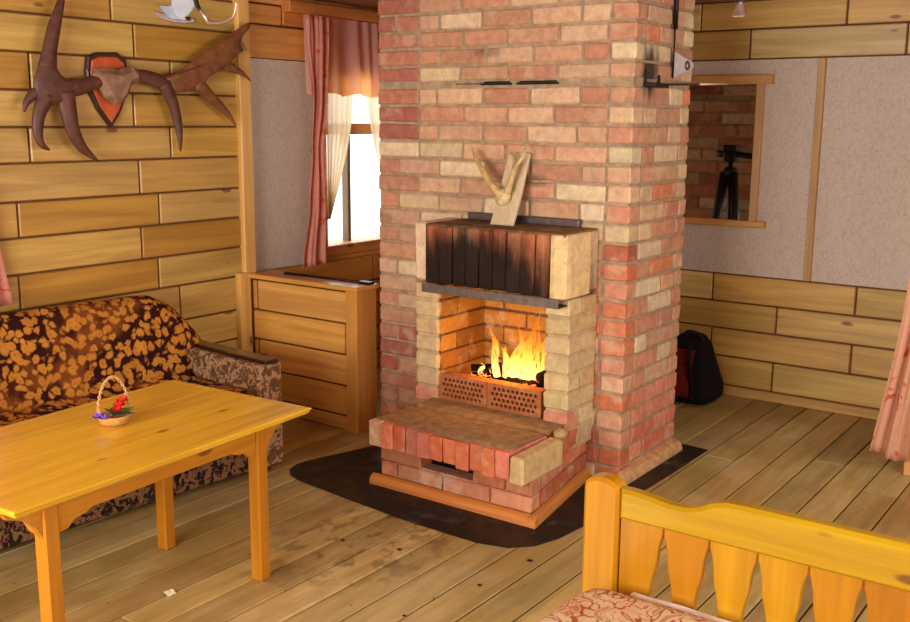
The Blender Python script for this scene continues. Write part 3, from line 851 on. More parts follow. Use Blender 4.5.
# blackened sheet under the hearth
pts = [(-3.45, 4.12), (-3.60, 3.86)]
out = [(-3.40, 4.14), (-3.545, 3.64), (-3.555, 3.55), (-3.525, 3.47), (-3.46, 3.415), (-3.36, 3.385), (-3.0, 3.345), (-2.6, 3.305), (-2.25, 3.30), (-2.12, 3.335), (-2.04, 3.42), (-2.0, 3.54), (-1.97, 3.8), (-1.95, 4.5), (-1.945, 5.06), (-2.30, 5.09), (-2.3, 4.5), (-2.9, 4.3)]
mb = MB(); mb.prism(out, lambda a, c, h: (a, c, .0012+h), .0025, .001, (20, 13, 11))
o = mb.build('hearth_plate', M['dusty_sheet']); tag(o, 'black round-cornered sheet metal floor plate under the brick fireplace', 'floor plate')

# things on the hood
mb = MB(); mb.box((-2.995, 4.262, 1.2465), (-2.345, 4.293, 1.283), (104, 92, 90), .003)
o = mb.build('metal_bar', M['steel']); tag(o, 'long dark grey metal bar lying along the back of the fireplace hood', 'metal bar')
t = thing('antler_plank', 'weathered plank with small roe deer antlers leaning on the chimney above the fireplace hood', 'trophy', (-2.69, 4.12, 1.247))
mb = MB(); lean = Matrix.Translation((-2.70, 4.128, 1.247)) @ Matrix.Rotation(math.radians(-22.5), 4, 'X')
mb.prism([(-.066, 0), (.064, 0), (.07, .16), (.066, .372), (.03, .378), (-.02, .372), (-.055, .365), (-.058, .2)], lambda a, c, h: lean @ Vector((a, h-.0, c)), .022, .004, (206, 184, 146), .4)
mb.build('plank', M['wood_z'], t)
mb = MB()
sk = lambda a, p: lean @ Vector((-.012+.042*math.cos(p)*math.cos(a), -.022+.028*math.sin(p), .135+.045*math.cos(p)*math.sin(a)))
mb.blob(sk, 18, 12, (206, 180, 128)); mb.build('skull_cap', M['antler'], t)
mb = MB(); H_ = lambda *p: tuple(lean @ Vector(p))
mb.tube([H_(-.03, -.035, .15), H_(-.08, -.05, .19), H_(-.14, -.05, .25), H_(-.21, -.045, .32), H_(-.26, -.03, .38)], [.022, .019, .015, .010, .003], 9, (196, 162, 104)); mb.tube([H_(-.20, -.05, .31), H_(-.22, -.055, .36), H_(-.225, -.055, .40)], [.009, .007, .002], 7, (196, 162, 104)); mb.build('antler', M['antler'], t)
mb = MB()
mb.tube([H_(.015, -.035, .15), H_(.03, -.05, .21), H_(.038, -.055, .27), H_(.02, -.05, .33), H_(-.015, -.045, .355)], [.019, .016, .013, .009, .003], 9, (188, 158, 104)); mb.tube([H_(.037, -.055, .27), H_(.07, -.06, .33), H_(.08, -.055, .41)], [.01, .008, .002], 7, (188, 158, 104)); mb.build('antler', M['antler'], t)

# ironwork on the right face of the chimney
t = thing('iron_bracket', 'sooty iron bracket with a thin horizontal rod high on the right chimney side', 'bracket', (-2.09, 4.5, 1.92))
mb = MB(); mb.box((-2.102, 4.40, 1.905), (-2.045, 4.56, 1.925), (26, 16, 14), .003); mb.box((-2.101, 4.405, 1.925), (-2.090, 4.415, 1.985), (24, 15, 13), .003); mb.box((-2.101, 4.55, 1.925), (-2.090, 4.56, 1.965), (24, 15, 13), .003); mb.build('cup', M['iron'], t)
mb = MB(); mb.tube([(-2.075, 4.50, 1.918), (-2.075, 5.30, 1.948)], .0045, 8, (60, 46, 40)); mb.build('rod', M['iron'], t)
mb = MB(); mb.tube([(-2.075, 4.99, 1.9365), (-2.075, 5.38, 1.951)], .0052, 8, (220, 190, 170)); mb.build('rod_sleeve', M['paint'], t)
t = thing('flue_rod', 'dark vertical flue rod hanging down the right side of the chimney', 'rod', (-2.085, 4.68, 2.2))
mb = MB(); mb.tube([(-2.085, 4.685, 1.955), (-2.085, 4.685, 2.25)], .0045, 8, (34, 24, 22)); mb.build('wire', M['iron'], t)
mb = MB(); mb.tube([(-2.083, 4.685, 2.185), (-2.083, 4.685, 2.475)], .012, 10, (30, 20, 18)); mb.build('tube', M['iron'], t)
t = thing('metal_tag', 'grey triangular metal plate with a round hole hanging on the right side of the chimney', 'plate', (-2.09, 4.69, 2.0))
tri = [(4.695, 1.958), (4.90, 2.005), (4.93, 2.016), (4.93, 2.036), (4.90, 2.046), (4.695, 2.082)]
mb = MB(); mb.prism(tri, lambda a, c, h: (-2.092+h, a, c), .008, .002, (196, 188, 190)); mb.build('plate_body', M['paint'], t)
mb = MB(); mb.tube([(-2.082, 4.845+.022*math.cos(k*PI/6), 2.022+.018*math.sin(k*PI/6)) for k in range(13)], .006, 7, (120, 100, 98), sub=1); mb.build('ring', M['steel'], t)

# ------------------------------------------------------------------ mirror, tripod, bag
t = thing('wall_mirror', 'tall wooden framed mirror on the back wall beside the chimney, reflecting bricks and a tripod', 'mirror', (-2.5, YB, 1.5))
mb = MB(); mb.box((-2.95, YB-.012, 1.13), (-2.205, YB+.004, 1.985)); mb.build('glass', M['mirror'], t)
mb = MB(); mb.box((-3.0, YB-.030, 1.978), (-2.112, YB+.006, 2.035), (214, 160, 92), .004); mb.build('frame_top', M['wood_x'], t)
mb = MB(); mb.box((-3.0, YB-.045, 1.102), (-2.105, YB+.006, 1.140), (216, 158, 82), .004); mb.build('frame_bottom', M['wood_x'], t)
mb = MB(); mb.box((-2.212, YB-.020, 1.138), (-2.165, YB+.006, 1.98), (208, 158, 108), .003); mb.build('frame_side', M['wood_z'], t)
mb = MB(); mb.box((-2.99, YB-.020, 1.138), (-2.94, YB+.006, 1.98), (208, 158, 108), .003); mb.build('frame_side', M['wood_z'], t)

TX, TY = -2.66, 5.40
t = thing('tripod', 'black camera tripod standing behind the chimney, seen reflected in the mirror', 'tripod', (TX, TY, 0))
for k in range(3):
    a = .5+2*PI*k/3; dx, dy = math.cos(a), math.sin(a); rr = .24
    mb = MB(); mb.tube([(TX+dx*.035, TY+dy*.035, 1.40), (TX+dx*rr*.55, TY+dy*rr*.55, .70)], .034, 9, (18, 17, 18)); mb.tube([(TX+dx*rr*.5, TY+dy*rr*.5, .78), (TX+dx*rr, TY+dy*rr, .012)], .020, 9, (26, 25, 26))
    lg = mb.build('leg', M['plastic'], t)
    mb = MB(); mb.lathe([(.0, 0), (.018, 0), (.018, .02), (.0, .026)], (TX+dx*rr, TY+dy*rr, .002), 12, (14, 14, 14)); mb.build('rubber_foot', M['plastic'], lg)
mb = MB(); mb.lathe([(0, 1.34), (.05, 1.35), (.055, 1.40), (.04, 1.43), (.016, 1.44), (.016, 1.50), (.0, 1.50)], (TX, TY, 0), 16, (20, 20, 22)); mb.build('column', M['plastic'], t)
mb = MB(); mb.box((TX-.045, TY-.04, 1.47), (TX+.045, TY+.04, 1.545), (18, 18, 20), .01); mb.box((TX-.05, TY-.04, 1.545), (TX+.05, TY+.04, 1.59), (18, 18, 20), .006); mb.tube([(TX, TY, 1.53), (TX+.10, TY+.02, 1.52), (TX+.17, TY+.03, 1.515)], .022, 8, (20, 20, 20)); mb.tube([(TX, TY, 1.52), (TX-.10, TY, 1.53)], .026, 8, (20, 20, 20)); mb.build('pan_head', M['plastic'], t)

t = thing('backpack', 'black and dark red bag standing on the floor against the back wall behind the chimney', 'bag', (-2.42, 5.92, 0))
def bagf(a, p):
    ca, sa = math.cos(a), math.sin(a); cp, sp = math.cos(p), math.sin(p)
    sq = lambda v, e: math.copysign(abs(v)**e, v)
    z = .215+.215*sq(sp, .45); w = 1.06-.60*max(0, z/.43)
    n = 1+.06*mnoise.noise(Vector((a*1.5, p*2, 4)))
    return Vector((-2.44+.205*sq(cp, .4)*sq(ca, .6)*w*n-.01*(z/.4), 5.985+.20*sq(cp, .4)*sq(sa, .6)*w*n+.02*z, max(.001, z)))
mb = MB(); mb.blob(bagf, 40, 26, (16, 12, 14)); mb.build('body', M['cloth_dark'], t)
mb = MB()
def panel(u, v):
    z = .06+.29*v; x = -2.53+.155*u; yy = 5.782+.11*max(0, (z-.1)/.33)**1.5-.016*math.sin(PI*u)*math.sin(PI*v)
    return (x, yy, z)
mb.grid(panel, 14, 14, (96, 20, 16)); mb.build('red_pocket', M['cloth_dark'], t, solid=.012)
mb = MB(); mb.tube([(-2.47, 5.92, .405), (-2.45, 5.90, .452), (-2.38, 5.91, .447), (-2.36, 5.93, .40)], .011, 8, (40, 20, 22)); mb.build('handle', M['cloth_dark'], t)
mb = MB(); mb.tube([(-2.40, 5.85, .40), (-2.385, 5.79, .30), (-2.35, 5.775, .15), (-2.37, 5.80, .05)], .014, 7, (20, 14, 16), flat=((0, 1, 0), .4)); mb.build('strap', M['cloth_dark'], t)
# ------------------------------------------------------------------ moose antlers on the left wall
t = thing('moose_antlers', 'large brown moose antlers on an orange shield plaque hanging on the plank wall', 'antlers', (XA, 3.23, 1.9))
def wallf(d0):
    return lambda a, c, h: (d0+h, a, c)
pl_ = [(3.117, 2.046), (3.169, 2.068), (3.293, 2.074), (3.345, 2.039), (3.353, 1.964), (3.334, 1.852), (3.290, 1.765), (3.233, 1.695), (3.16, 1.785), (3.112, 1.881), (3.104, 1.978)]
mb = MB(); mb.prism(pl_, wallf(XA+.001), .03, .008, (52, 22, 14)); pq = mb.build('shield', M['wood_z'], t)
ctr = (3.228, 1.90)
mb = MB(); mb.prism([(ctr[0]+(a-ctr[0])*.84, ctr[1]+(c-ctr[1])*.87) for a, c in pl_], wallf(XA+.024), .012, .005, (196, 84, 34)); mb.build('shield_face', M['wood_z'], t)
mb = MB()
mb.prism([(3.10, 1.95), (3.12, 1.985), (3.18, 1.992), (3.26, 1.985), (3.34, 2.01), (3.385, 1.985), (3.38, 1.93), (3.33, 1.91), (3.30, 1.85), (3.262, 1.815), (3.22, 1.81), (3.17, 1.845), (3.14, 1.895)], wallf(XA+.034), .075, .03, (138, 104, 80)); mb.build('skull_cap', M['antler'], t)
AX = -4.45
A3 = lambda l, d=0.0: [(AX+d, a, c) for a, c in l]
def palm(mb, outline, col, th=.035, bow=0.0):
    n = len(outline); cx = sum(p[0] for p in outline)/n; cy = sum(p[1] for p in outline)/n
    P_, _ = smooth([Vector((a, c, 0)) for a, c in outline]+[Vector((outline[0][0], outline[0][1], 0))], [0]*(n+1), 3); P_ = [(p.x, p.y) for p in P_[:-1]]
    v = []; f = []; m = len(P_); rings = [(1, 0), (.9, .7), (.7, .95), (.4, 1)]
    for sgn in (1, -1):
        base = len(v)
        for s, h in rings:
            for a, c in P_:
                r2 = ((a-cx)**2+(c-cy)**2)
                v.append((AX+sgn*h*th*.5+bow*r2, cx+(a-cx)*s, cy+(c-cy)*s))
        v.append((AX+sgn*th*.5, cx, cy)); top = len(v)-1
        for i in range(len(rings)-1):
            for j in range(m):
                k = (j+1) % m; q = (base+i*m+j, base+i*m+k, base+(i+1)*m+k, base+(i+1)*m+j)
                f.append(q if sgn > 0 else q[::-1])
        for j in range(m):
            k = (j+1) % m; q = (base+3*m+j, base+3*m+k, top); f.append(q if sgn > 0 else q[::-1])
    mb.add(v, f, col, True)
LC = (88, 50, 36); RC = (124, 74, 40)
FL = ((1, 0, 0), .6)
mb = MB()
mb.tube(A3([(3.22, 1.945), (3.10, 1.915), (3.0, 1.888), (2.92, 1.90)], .0), [.02, .034, .042, .02], 12, LC, FL)
palm(mb, [(2.815, 2.0), (2.84, 2.03), (2.885, 2.02), (2.91, 1.965), (2.955, 1.925), (3.01, 1.908), (3.005, 1.855), (2.953, 1.815), (2.888, 1.805), (2.819, 1.80), (2.781, 1.84), (2.778, 1.908), (2.80, 1.964)], LC, .05)
mb.tube(A3([(2.857, 1.975), (2.876, 2.06), (2.905, 2.16), (2.945, 2.27), (2.975, 2.345)]), [.05, .037, .034, .022, .006], 11, LC, FL)
mb.tube(A3([(2.83, 1.875), (2.77, 1.848), (2.735, 1.81), (2.722, 1.77)]), [.035, .026, .017, .006], 9, LC, FL)
mb.tube(A3([(2.845, 1.85), (2.80, 1.765), (2.785, 1.68), (2.80, 1.62), (2.842, 1.592)]), [.045, .034, .027, .018, .004], 10, LC, FL)
mb.tube(A3([(2.94, 1.87), (2.955, 1.77), (2.975, 1.68), (3.02, 1.60), (3.105, 1.532)]), [.055, .045, .037, .027, .005], 11, LC, FL)
mb.build('antler', M['antler'], t)
mb = MB()
mb.tube(A3([(3.33, 1.968), (3.41, 1.957), (3.49, 1.938), (3.57, 1.916), (3.65, 1.915)]), [.02, .036, .040, .03, .008], 12, LC, FL)
palm(mb, [(3.51, 1.955), (3.571, 1.965), (3.694, 2.03), (3.837, 2.125), (3.999, 2.211), (4.137, 2.284), (4.158, 2.266), (4.104, 2.222), (4.085, 2.173), (4.10, 2.13), (4.054, 2.105), (3.992, 2.047), (3.917, 2.005), (3.826, 1.965), (3.785, 1.925), (3.721, 1.892), (3.619, 1.882), (3.54, 1.885)], RC, .05)
mb.tube(A3([(3.53, 1.93), (3.585, 1.825), (3.615, 1.715), (3.622, 1.64), (3.623, 1.57)]), [.045, .034, .027, .018, .004], 10, LC, FL)
mb.tube(A3([(3.75, 1.94), (3.846, 1.865), (3.951, 1.785), (4.024, 1.712)]), [.045, .032, .022, .004], 10, RC, FL)
mb.tube(A3([(3.93, 2.05), (4.02, 2.022), (4.09, 1.998), (4.15, 1.958)]), [.04, .024, .014, .003], 9, RC, FL)
mb.tube(A3([(4.07, 2.16), (4.10, 2.145), (4.125, 2.128)]), [.03, .016, .003], 8, (170, 130, 90), FL)
mb.build('antler', M['antler'], t)

# ------------------------------------------------------------------ sofa with throw
SR = math.radians(-5)
so = thing('sofa', 'low sofa with tapestry arm and dark wooden arm rail along the plank wall', 'sofa', (-3.560, 3.475, 0), SR)
Lg = 1.95
mb = MB(); mb.box((-.77, -.15, .03), (0, 0, .562), (160, 130, 100), .012); ar = mb.build('arm', M['tapestry'], so, local=True)
mb = MB(); mb.box((-.77, -.115, .560), (.008, -.03, .582), (34, 13, 7), .006); mb.build('arm_rail', M['gloss_x'], ar, local=True)
mb = MB(); mb.box((-.77, -Lg, .03), (0, -Lg+.15, .562), (160, 130, 100), .012); ar = mb.build('arm', M['tapestry'], so, local=True)
mb = MB(); mb.box((-.77, -Lg+.03, .560), (.008, -Lg+.115, .582), (34, 13, 7), .006); mb.build('arm_rail', M['gloss_x'], ar, local=True)
mb = MB(); mb.box((-.75, -Lg+.15, .03), (-.02, -.15, .27), (160, 130, 100), .01); mb.build('base_panel', M['tapestry_dark'], so, local=True)
mb = MB(); mb.box((-.66, -Lg+.155, .27), (.0, -.155, .40), (60, 20, 16), .04); mb.build('seat_cushion', M['tapestry'], so, local=True)
mb = MB(); mb.box((-.75, -Lg+.175, .27), (-.65, -.215, .765), (60, 20, 16), .05); mb.build('backrest', M['tapestry'], so, local=True)
for sx in (-.7, -.06):
    for sy in (-.08, -Lg+.08):
        mb = MB(); mb.box((sx-.02, sy-.02, 0), (sx+.02, sy+.02, .032), (40, 22, 14), .003); mb.build('foot', M['gloss_z'], so, local=True)
th = thing('throw_blanket', 'brown throw with ochre flowers draped over the sofa back and seat', 'throw', (-3.560, 3.475, 0), SR)
prof = [(-.785, .42), (-.79, .60), (-.785, .775), (-.765, .825), (-.72, .842), (-.67, .834), (-.63, .795), (-.605, .70), (-.585, .58), (-.57, .47), (-.53, .425), (-.42, .415), (-.25, .418), (-.10, .418), (-.02, .405), (.022, .36), (.03, .28), (.034, .20)]
pp, _ = smooth([Vector((a, 0, c)) for a, c in prof], [0]*len(prof), 4)
def thf(u, v):
    k = v*(len(pp)-1); i = min(int(k), len(pp)-2); p = pp[i].lerp(pp[i+1], k-i)
    y = -.165-u*(Lg-.33)
    x, z = p.x, p.z
    # right end slumps from the back onto the arm
    e = max(0, 1-u/.13)
    if z > .56: z = .56+(z-.56)*(1-.80*e**2.2)
    if z > .43: y += .10*e*max(0, min(1, (z-.43)/.1))
    n = .010*mnoise.noise(Vector((y*4, v*9, 2)))+.006*mnoise.noise(Vector((y*11, v*20, 5)))
    n = abs(n)*1.2
    hang = max(0, (v-.88)/.12)
    return (x+n+.012*math.sin(y*23)*hang, y, z+n*1.2+.02*hang*math.sin(y*9))
mb = MB(); mb.grid(thf, 90, 76, (80, 30, 20)); mb.build('blanket', M['throw'], th, local=True, solid=-.008)

# ------------------------------------------------------------------ table
TC = (-2.968, 2.056); TR = math.radians(3.6); TH = .662
tb = thing('low_table', 'yellow varnished pine low table in front of the sofa', 'table', (TC[0], TC[1], 0), TR)
TW, TLn = .755, 1.27; YP = (242, 188, 38)
mb = MB(); nb = 6
for k in range(nb):
    x0 = -TW/2+.03+(TW-.06)*k/nb; x1 = -TW/2+.03+(TW-.06)*(k+1)/nb
    mb.box((x0, -TLn/2+.03, TH-.026), (x1, TLn/2-.03, TH), jitter(RND.choice([YP, (238, 182, 34), (244, 192, 42)]), .03), .0006)
tp = mb.build('tabletop', M['gloss_y'], tb, local=True)
mb = MB(); pr = [(0, -.028), (.016, -.028), (.026, -.02), (.030, -.010), (.034, -.006), (.034, -.003), (.028, 0), (0, .0003)]
def edge(mb, p0, p1, nx, ny):
    q = [(a, c) for a, c in pr]; m = len(q); v = []
    tx, ty = (p1[0]-p0[0], p1[1]-p0[1]); l = math.hypot(tx, ty); tx /= l; ty /= l
    for s, p in ((-1, p0), (1, p1)):
        for a, c in q: v.append((p[0]+nx*a+tx*a*s, p[1]+ny*a+ty*a*s, TH+c))
    f = [tuple(range(m)), tuple(range(2*m-1, m-1, -1))]+[(i, i+m, (i+1) % m+m, (i+1) % m) for i in range(m)]
    mb.add(v, f, (242, 190, 48))
a, c = TW/2-.032, TLn/2-.032
edge(mb, (a, -c), (a, c), 1, 0); edge(mb, (-a, c), (-a, -c), -1, 0); edge(mb, (a, c), (-a, c), 0, 1); edge(mb, (-a, -c), (a, -c), 0, -1)
mb.build('edge_moulding', M['gloss_y'], tp, local=True)
lx, ly, lw = .262, .457, .027
LEG = (186, 118, 22)
for sx in (-1, 1):
    for sy in (-1, 1):
        mb = MB(); mb.box((sx*lx-lw, sy*ly-lw, 0), (sx*lx+lw, sy*ly+lw, TH-.026), LEG, .005)
        mb.build('leg', M['gloss_z'], tb, local=True)
def apron(len_, h):
    # straight rail whose lower edge steps down to small brackets at the legs
    H0 = TH-.027; L2 = len_/2
    return [(-L2, H0), (-L2, H0-h-.045), (-L2+.035, H0-h-.04), (-L2+.06, H0-h-.018), (-L2+.10, H0-h-.012), (-L2+.13, H0-h), (L2-.13, H0-h), (L2-.10, H0-h-.012), (L2-.06, H0-h-.018), (L2-.035, H0-h-.04), (L2, H0-h-.045), (L2, H0)]
for sx in (-1, 1):
    mb = MB(); mb.prism(apron(2*(ly-lw), .085), lambda q, z, h, sx=sx: (sx*(lx+.008)-.011+h, q, z), .022, .002, (188, 122, 24)); mb.build('apron', M['gloss_y'], tb, local=True)
for sy in (-1, 1):
    mb = MB(); mb.prism(apron(2*(lx-lw), .085), lambda q, z, h, sy=sy: (q, sy*(ly+.008)-.011+h, z), .022, .002, (188, 122, 24)); mb.build('apron', M['gloss_x'], tb, local=True)
    for sx in (-1, 1):
        s0 = ly+lw; H0 = TH-.027
        br = [(s0, H0), (s0+.13, H0), (s0+.115, H0-.03), (s0+.06, H0-.05), (s0+.025, H0-.085), (s0, H0-.13)]
        mb = MB(); mb.prism([(sy*q, z) for q, z in br], lambda q, z, h, sx=sx: (sx*(lx+.008)-.011+h, q, z), .022, .002, (188, 122, 24)); mb.build('bracket', M['gloss_y'], tb, local=True)

# flower basket on the table
bx, by = -3.042, 2.128
t = thing('flower_basket', 'small wicker basket with hoop handle and red and purple flowers standing on the table', 'basket', (bx, by, TH+.004))
Z0 = TH+.0045
mb = MB(); mb.lathe([(0, 0), (.045, 0), (.052, .012), (.056, .026), (.058, .032), (.050, .032), (.046, .014), (0, .012)], (bx, by, Z0), 24, (190, 140, 76)); mb.build('bowl', M['wicker'], t)
mb = MB()
def hoop(off):
    out_ = []
    for k in range(41):
        s = k/40; a = PI*s
        out_.append(Vector((bx+.014*math.cos(a)+.004*math.cos(s*60+off), by+.056*math.cos(a)+.004*math.sin(s*60+off)*math.cos(a), Z0+.028+.142*math.sin(a)+.004*math.sin(s*60+off)*math.sin(a))))
    return out_
mb.tube(hoop(0), .0032, 7, (196, 154, 92), sub=1); mb.tube(hoop(PI), .0032, 7, (184, 140, 80), sub=1); mb.build('handle', M['wicker'], t)
def flower(name, p, r, col, n=7, tilt=0):
    mb = MB()
    for ring, (rr, hh) in enumerate(((1, .25), (.65, .6))):
        for k in range(n):
            a = 2*PI*k/n+ring*.4; d = Vector((math.cos(a), math.sin(a), 0)); u = Vector((0, 0, 1)); w = d.cross(u)
            c0 = Vector(p); tip = c0+d*r*rr+u*r*hh*1.6; mid = c0+d*r*rr*.65+u*r*hh*.5
            mb.add([c0, mid+w*r*.34, tip, mid-w*r*.34, mid+u*r*.14], [(0, 1, 4), (1, 2, 4), (2, 3, 4), (3, 0, 4)], jitter(col, .12), True)
    mb.blob(lambda a, q: Vector((p[0]+r*.2*math.cos(q)*math.cos(a), p[1]+r*.2*math.cos(q)*math.sin(a), p[2]+r*.2+r*.2*math.sin(q))), 8, 6, jitter(col, .2))
    return mb.build(name, M['leaf'], t)
flower('flower', (bx+.018, by+.012, Z0+.062), .027, (226, 44, 24)); flower('flower', (bx+.012, by+.032, Z0+.075), .024, (232, 52, 28)); flower('flower', (bx+.03, by-.005, Z0+.05), .022, (214, 36, 22))
flower('flower', (bx+.005, by-.068, Z0+.034), .024, (142, 98, 204)); flower('flower', (bx+.02, by-.055, Z0+.03), .018, (160, 116, 214))
mb = MB()
for k in range(26):
    a = RND.uniform(0, 2*PI); l = RND.uniform(.03, .06)
    if k < 9: a = RND.uniform(.5, 1.5); l = RND.uniform(.06, .09)
    d = Vector((math.cos(a), math.sin(a), RND.uniform(.2, .8) if k > 8 else RND.uniform(.0, .35))).normalized()
    p0 = Vector((bx, by, Z0+.028)); w = d.cross(Vector((0, 0, 1))).normalized()*l*.13
    p1 = p0+d*l*.55+Vector((0, 0, .006)); p2 = p0+d*l
    mb.add([p0, p1+w, p2, p1-w, p1+Vector((0, 0, .003))], [(0, 1, 4), (1, 2, 4), (2, 3, 4), (3, 0, 4)], jitter(RND.choice([(62, 110, 50), (48, 84, 40), (90, 130, 70)] if k < 14 else [(60, 60, 36), (128, 108, 62), (40, 50, 30)]), .15))
mb.build('foliage', M['leaf'], t)

# scrap of paper on the floor
mb = MB(); mb.grid(lambda u, v: (-2.937+.046*u+.008*v, 2.222+.036*v-.012*u, .004+.007*abs(mnoise.noise(Vector((u*3, v*3, 9))))), 8, 8, (236, 222, 186), False)
o = mb.build('paper_scrap', M['paper'], None, solid=.001); tag(o, 'tiny crumpled cream paper scrap lying on the floor boards in front of the table', 'scrap')
for (x, y, r, lab) in ((-2.47, 3.05, .011, 'second from the left of the five black charcoal crumbs on the floor'), (-1.98, 3.28, .012, 'black charcoal crumb on the floor closest to the bed post'), (-2.02, 2.98, .009, 'black charcoal crumb on the floor, second closest to the bed post'), (-2.72, 2.98, .010, 'leftmost of the five black charcoal crumbs on the floor, nearest the table'), (-2.10, 2.62, .008, 'black charcoal crumb on the floor farthest from the hearth plate')):
    mb = MB(); ph = RND.uniform(0, 9)
    mb.blob(lambda a, p: Vector((x+r*1.1*math.cos(p)*math.cos(a), y+r*.75*math.cos(p)*math.sin(a), r*.35+.001+r*.35*math.sin(p)*(1+.3*mnoise.noise(Vector((a, p, ph)))))), 10, 6, (26, 18, 14))
    o = mb.build('coal_crumb', M['sheetmetal']); tag(o, lab, 'crumb', 'charcoal crumbs on the floor')

# ------------------------------------------------------------------ bed
bd = thing('bed', 'glossy yellow pine bed with shaped rail and cut-out slats at the foot end', 'bed', (-.5, 2.33, 0))
GY = (184, 146, 10); GO = (180, 122, 8)
def bedpost(x0, x1):
    n = 10; w = x1-x0; pr_ = [(x0, 0), (x1, 0), (x1, .79)]
    pr_ += [((x0+x1)/2+w/2*math.cos(PI*k/n), .79+.032*math.sin(PI*k/n)) for k in range(1, n)]+[(x0, .79)]
    mb = MB(); mb.prism(pr_, lambda a, c, h: (a, 2.292+h, c), .062, .009, (186, 126, 8)); mb.build('post', M['gloss_z'], bd)
bedpost(-1.222, -1.118); bedpost(.118, .222)
def railtop(x):
    # scooped ends rising to a straight centre
    d = min(x+1.118, .118-x)
    pts_ = [(0, .800), (.03, .801), (.08, .797), (.13, .789), (.18, .789), (.215, .798), (.245, .816), (.285, .828), (.34, .830), (9, .830)]
    for (a0, z0), (a1, z1) in zip(pts_, pts_[1:]):
        if d <= a1: s = (d-a0)/(a1-a0); return z0+(z1-z0)*s
    return .83
xs = [-1.118+1.236*k/100 for k in range(101)]
ol = [(-1.118, .718), (.118, .718)]+[(x, railtop(x)) for x in reversed(xs)]
mb = MB(); mb.prism(ol, lambda a, c, h: (a, 2.298+h, c), .045, .009, GY); mb.build('rail', M['gloss_x'], bd)
mb = MB(); mb.box((-1.118, 2.302, .20), (.118, 2.34, .34), GY, .005); mb.build('rail', M['gloss_x'], bd)
sw = .1236
for k in range(10):
    xc = -1.118+sw*(k+.5)
    hw_ = [(.34, .029), (.50, .030), (.548, .032), (.58, .038), (.606, .045), (.628, .0475), (.655, .0495), (.68, .055), (.70, .0605), (.722, .0612)]
    ol = [(xc+w, z) for z, w in hw_]+[(xc-w, z) for z, w in reversed(hw_)]
    if k == 0: ol = [(max(a, -1.118), c) if a > xc else (-1.117, c) for a, c in ol]
    mb = MB(); mb.prism(ol, lambda a, c, h: (a, 2.308+h, c), .02, .003, (GO, (186, 134, 10), (174, 112, 8))[(k*2+(k//3)) % 3]); mb.build('slat', M['gloss_z'], bd)
for x0, x1 in ((-1.21, -1.18), (.18, .21)):
    mb = MB(); mb.box((x0, .36, .20), (x1, 2.30, .34), GY, .005); mb.build('side_rail', M['gloss_y'], bd)
for x0 in (-1.222, .118):
    mb = MB(); mb.box((x0, .30, 0), (x0+.104, .36, .9), GO, .01); mb.build('post', M['gloss_z'], bd)
mb = MB(); mb.box((-1.18, .36, .26), (.18, 2.295, .30), GO, .004); mb.build('bed_base', M['gloss_x'], bd)
mb = MB(); mb.box((-1.125, .37, .302), (.125, 2.285, .528), (240, 234, 220), .03)
o = mb.build('mattress', M['paper']); tag(o, 'white mattress lying in the pine bed under the patterned bedspread', 'mattress')
def spread(u, v):
    x = -1.195+1.39*u; y = .36+1.895*v; k = max(0, 1-(1-v)*1.895/.14)**2; x += .055*k*max(0, 1-u*6)
    e = min(u, 1-u)*1.40; e2 = (1-v)*1.915
    z = .556+.004*mnoise.noise(Vector((x*5, y*5, 1)))
    z -= .06*max(0, 1-e/.05)**2
    z -= .022*max(0, 1-e2/.05)**2
    return (x, y, z)
mb = MB(); mb.grid(spread, 70, 80, (230, 190, 150)); o = mb.build('bedspread', M['bedspread'], None, solid=.022)
tag(o, 'cream and pink bedspread with red scrolls covering the mattress of the pine bed', 'bedspread')
def sheet(u, v):
    x = -1.06+1.16*u; return (x, 2.264+.026*v, .536-.004*v+.004*mnoise.noise(Vector((x*8, v, 3))))
mb = MB(); mb.grid(sheet, 40, 6, (248, 246, 240)); o = mb.build('sheet', M['paper'], None, solid=.016)
tag(o, 'white bed sheet edge showing between the bedspread and the slats of the bed', 'sheet')

# ------------------------------------------------------------------ curtains
def cloth(name, fn, nu, nv, m, label, cat, group=None, solid=.003):
    mb = MB(); mb.grid(fn, nu, nv, (220, 150, 130)); o = mb.build(name, m, None, solid=solid); tag(o, label, cat, group); return o
CXp = XW+.085
def val(u, v):
    y = 4.655+1.36*u; z = 2.375-v*(.475+.01*math.sin(u*31))
    d = .017*math.sin(u*64+2.5*math.sin(u*13))*(.5+.5*v)+.012*math.sin(u*41)*v
    return (CXp+d+.015*v, y, z)
cloth('curtain_valance', val, 220, 16, M['valance'], 'short gathered pink valance across the top of the bright window', 'valance', None, 0)
def drape(u, v):
    z = 2.372-1.545*v
    L_ = [(0, 4.63), (.33, 4.665), (.55, 4.65), (.75, 4.62), (1, 4.555)]; R_ = [(0, 4.83), (.31, 4.80), (.53, 4.745), (.80, 4.765), (1, 4.77)]
    def ip(T, s):
        for (a, y0), (b_, y1) in zip(T, T[1:]):
            if s <= b_: k = (s-a)/(b_-a); k = k*k*(3-2*k); return y0+(y1-y0)*k
        return T[-1][1]
    y = ip(L_, v)+(ip(R_, v)-ip(L_, v))*u
    return (CXp+.045+.016*math.sin(u*13+v*2.2)+.006*math.sin(u*31+v*5)+.01*mnoise.noise(Vector((u*4, v*5, 2))), y, z)
cloth('curtain', drape, 60, 40, M['pink_drape'], 'long pink drape hanging at the left side of the bright window', 'curtain')
def sheerL(u, v):
    z = 2.06-.96*v
    yl = 4.86+.03*v; yr = 5.15-.09*v-.17*max(0, (v-.35)/.65)**1.4
    y = yl+(yr-yl)*u
    return (XW+.055+.012*math.sin(u*34+v*2), y, z)
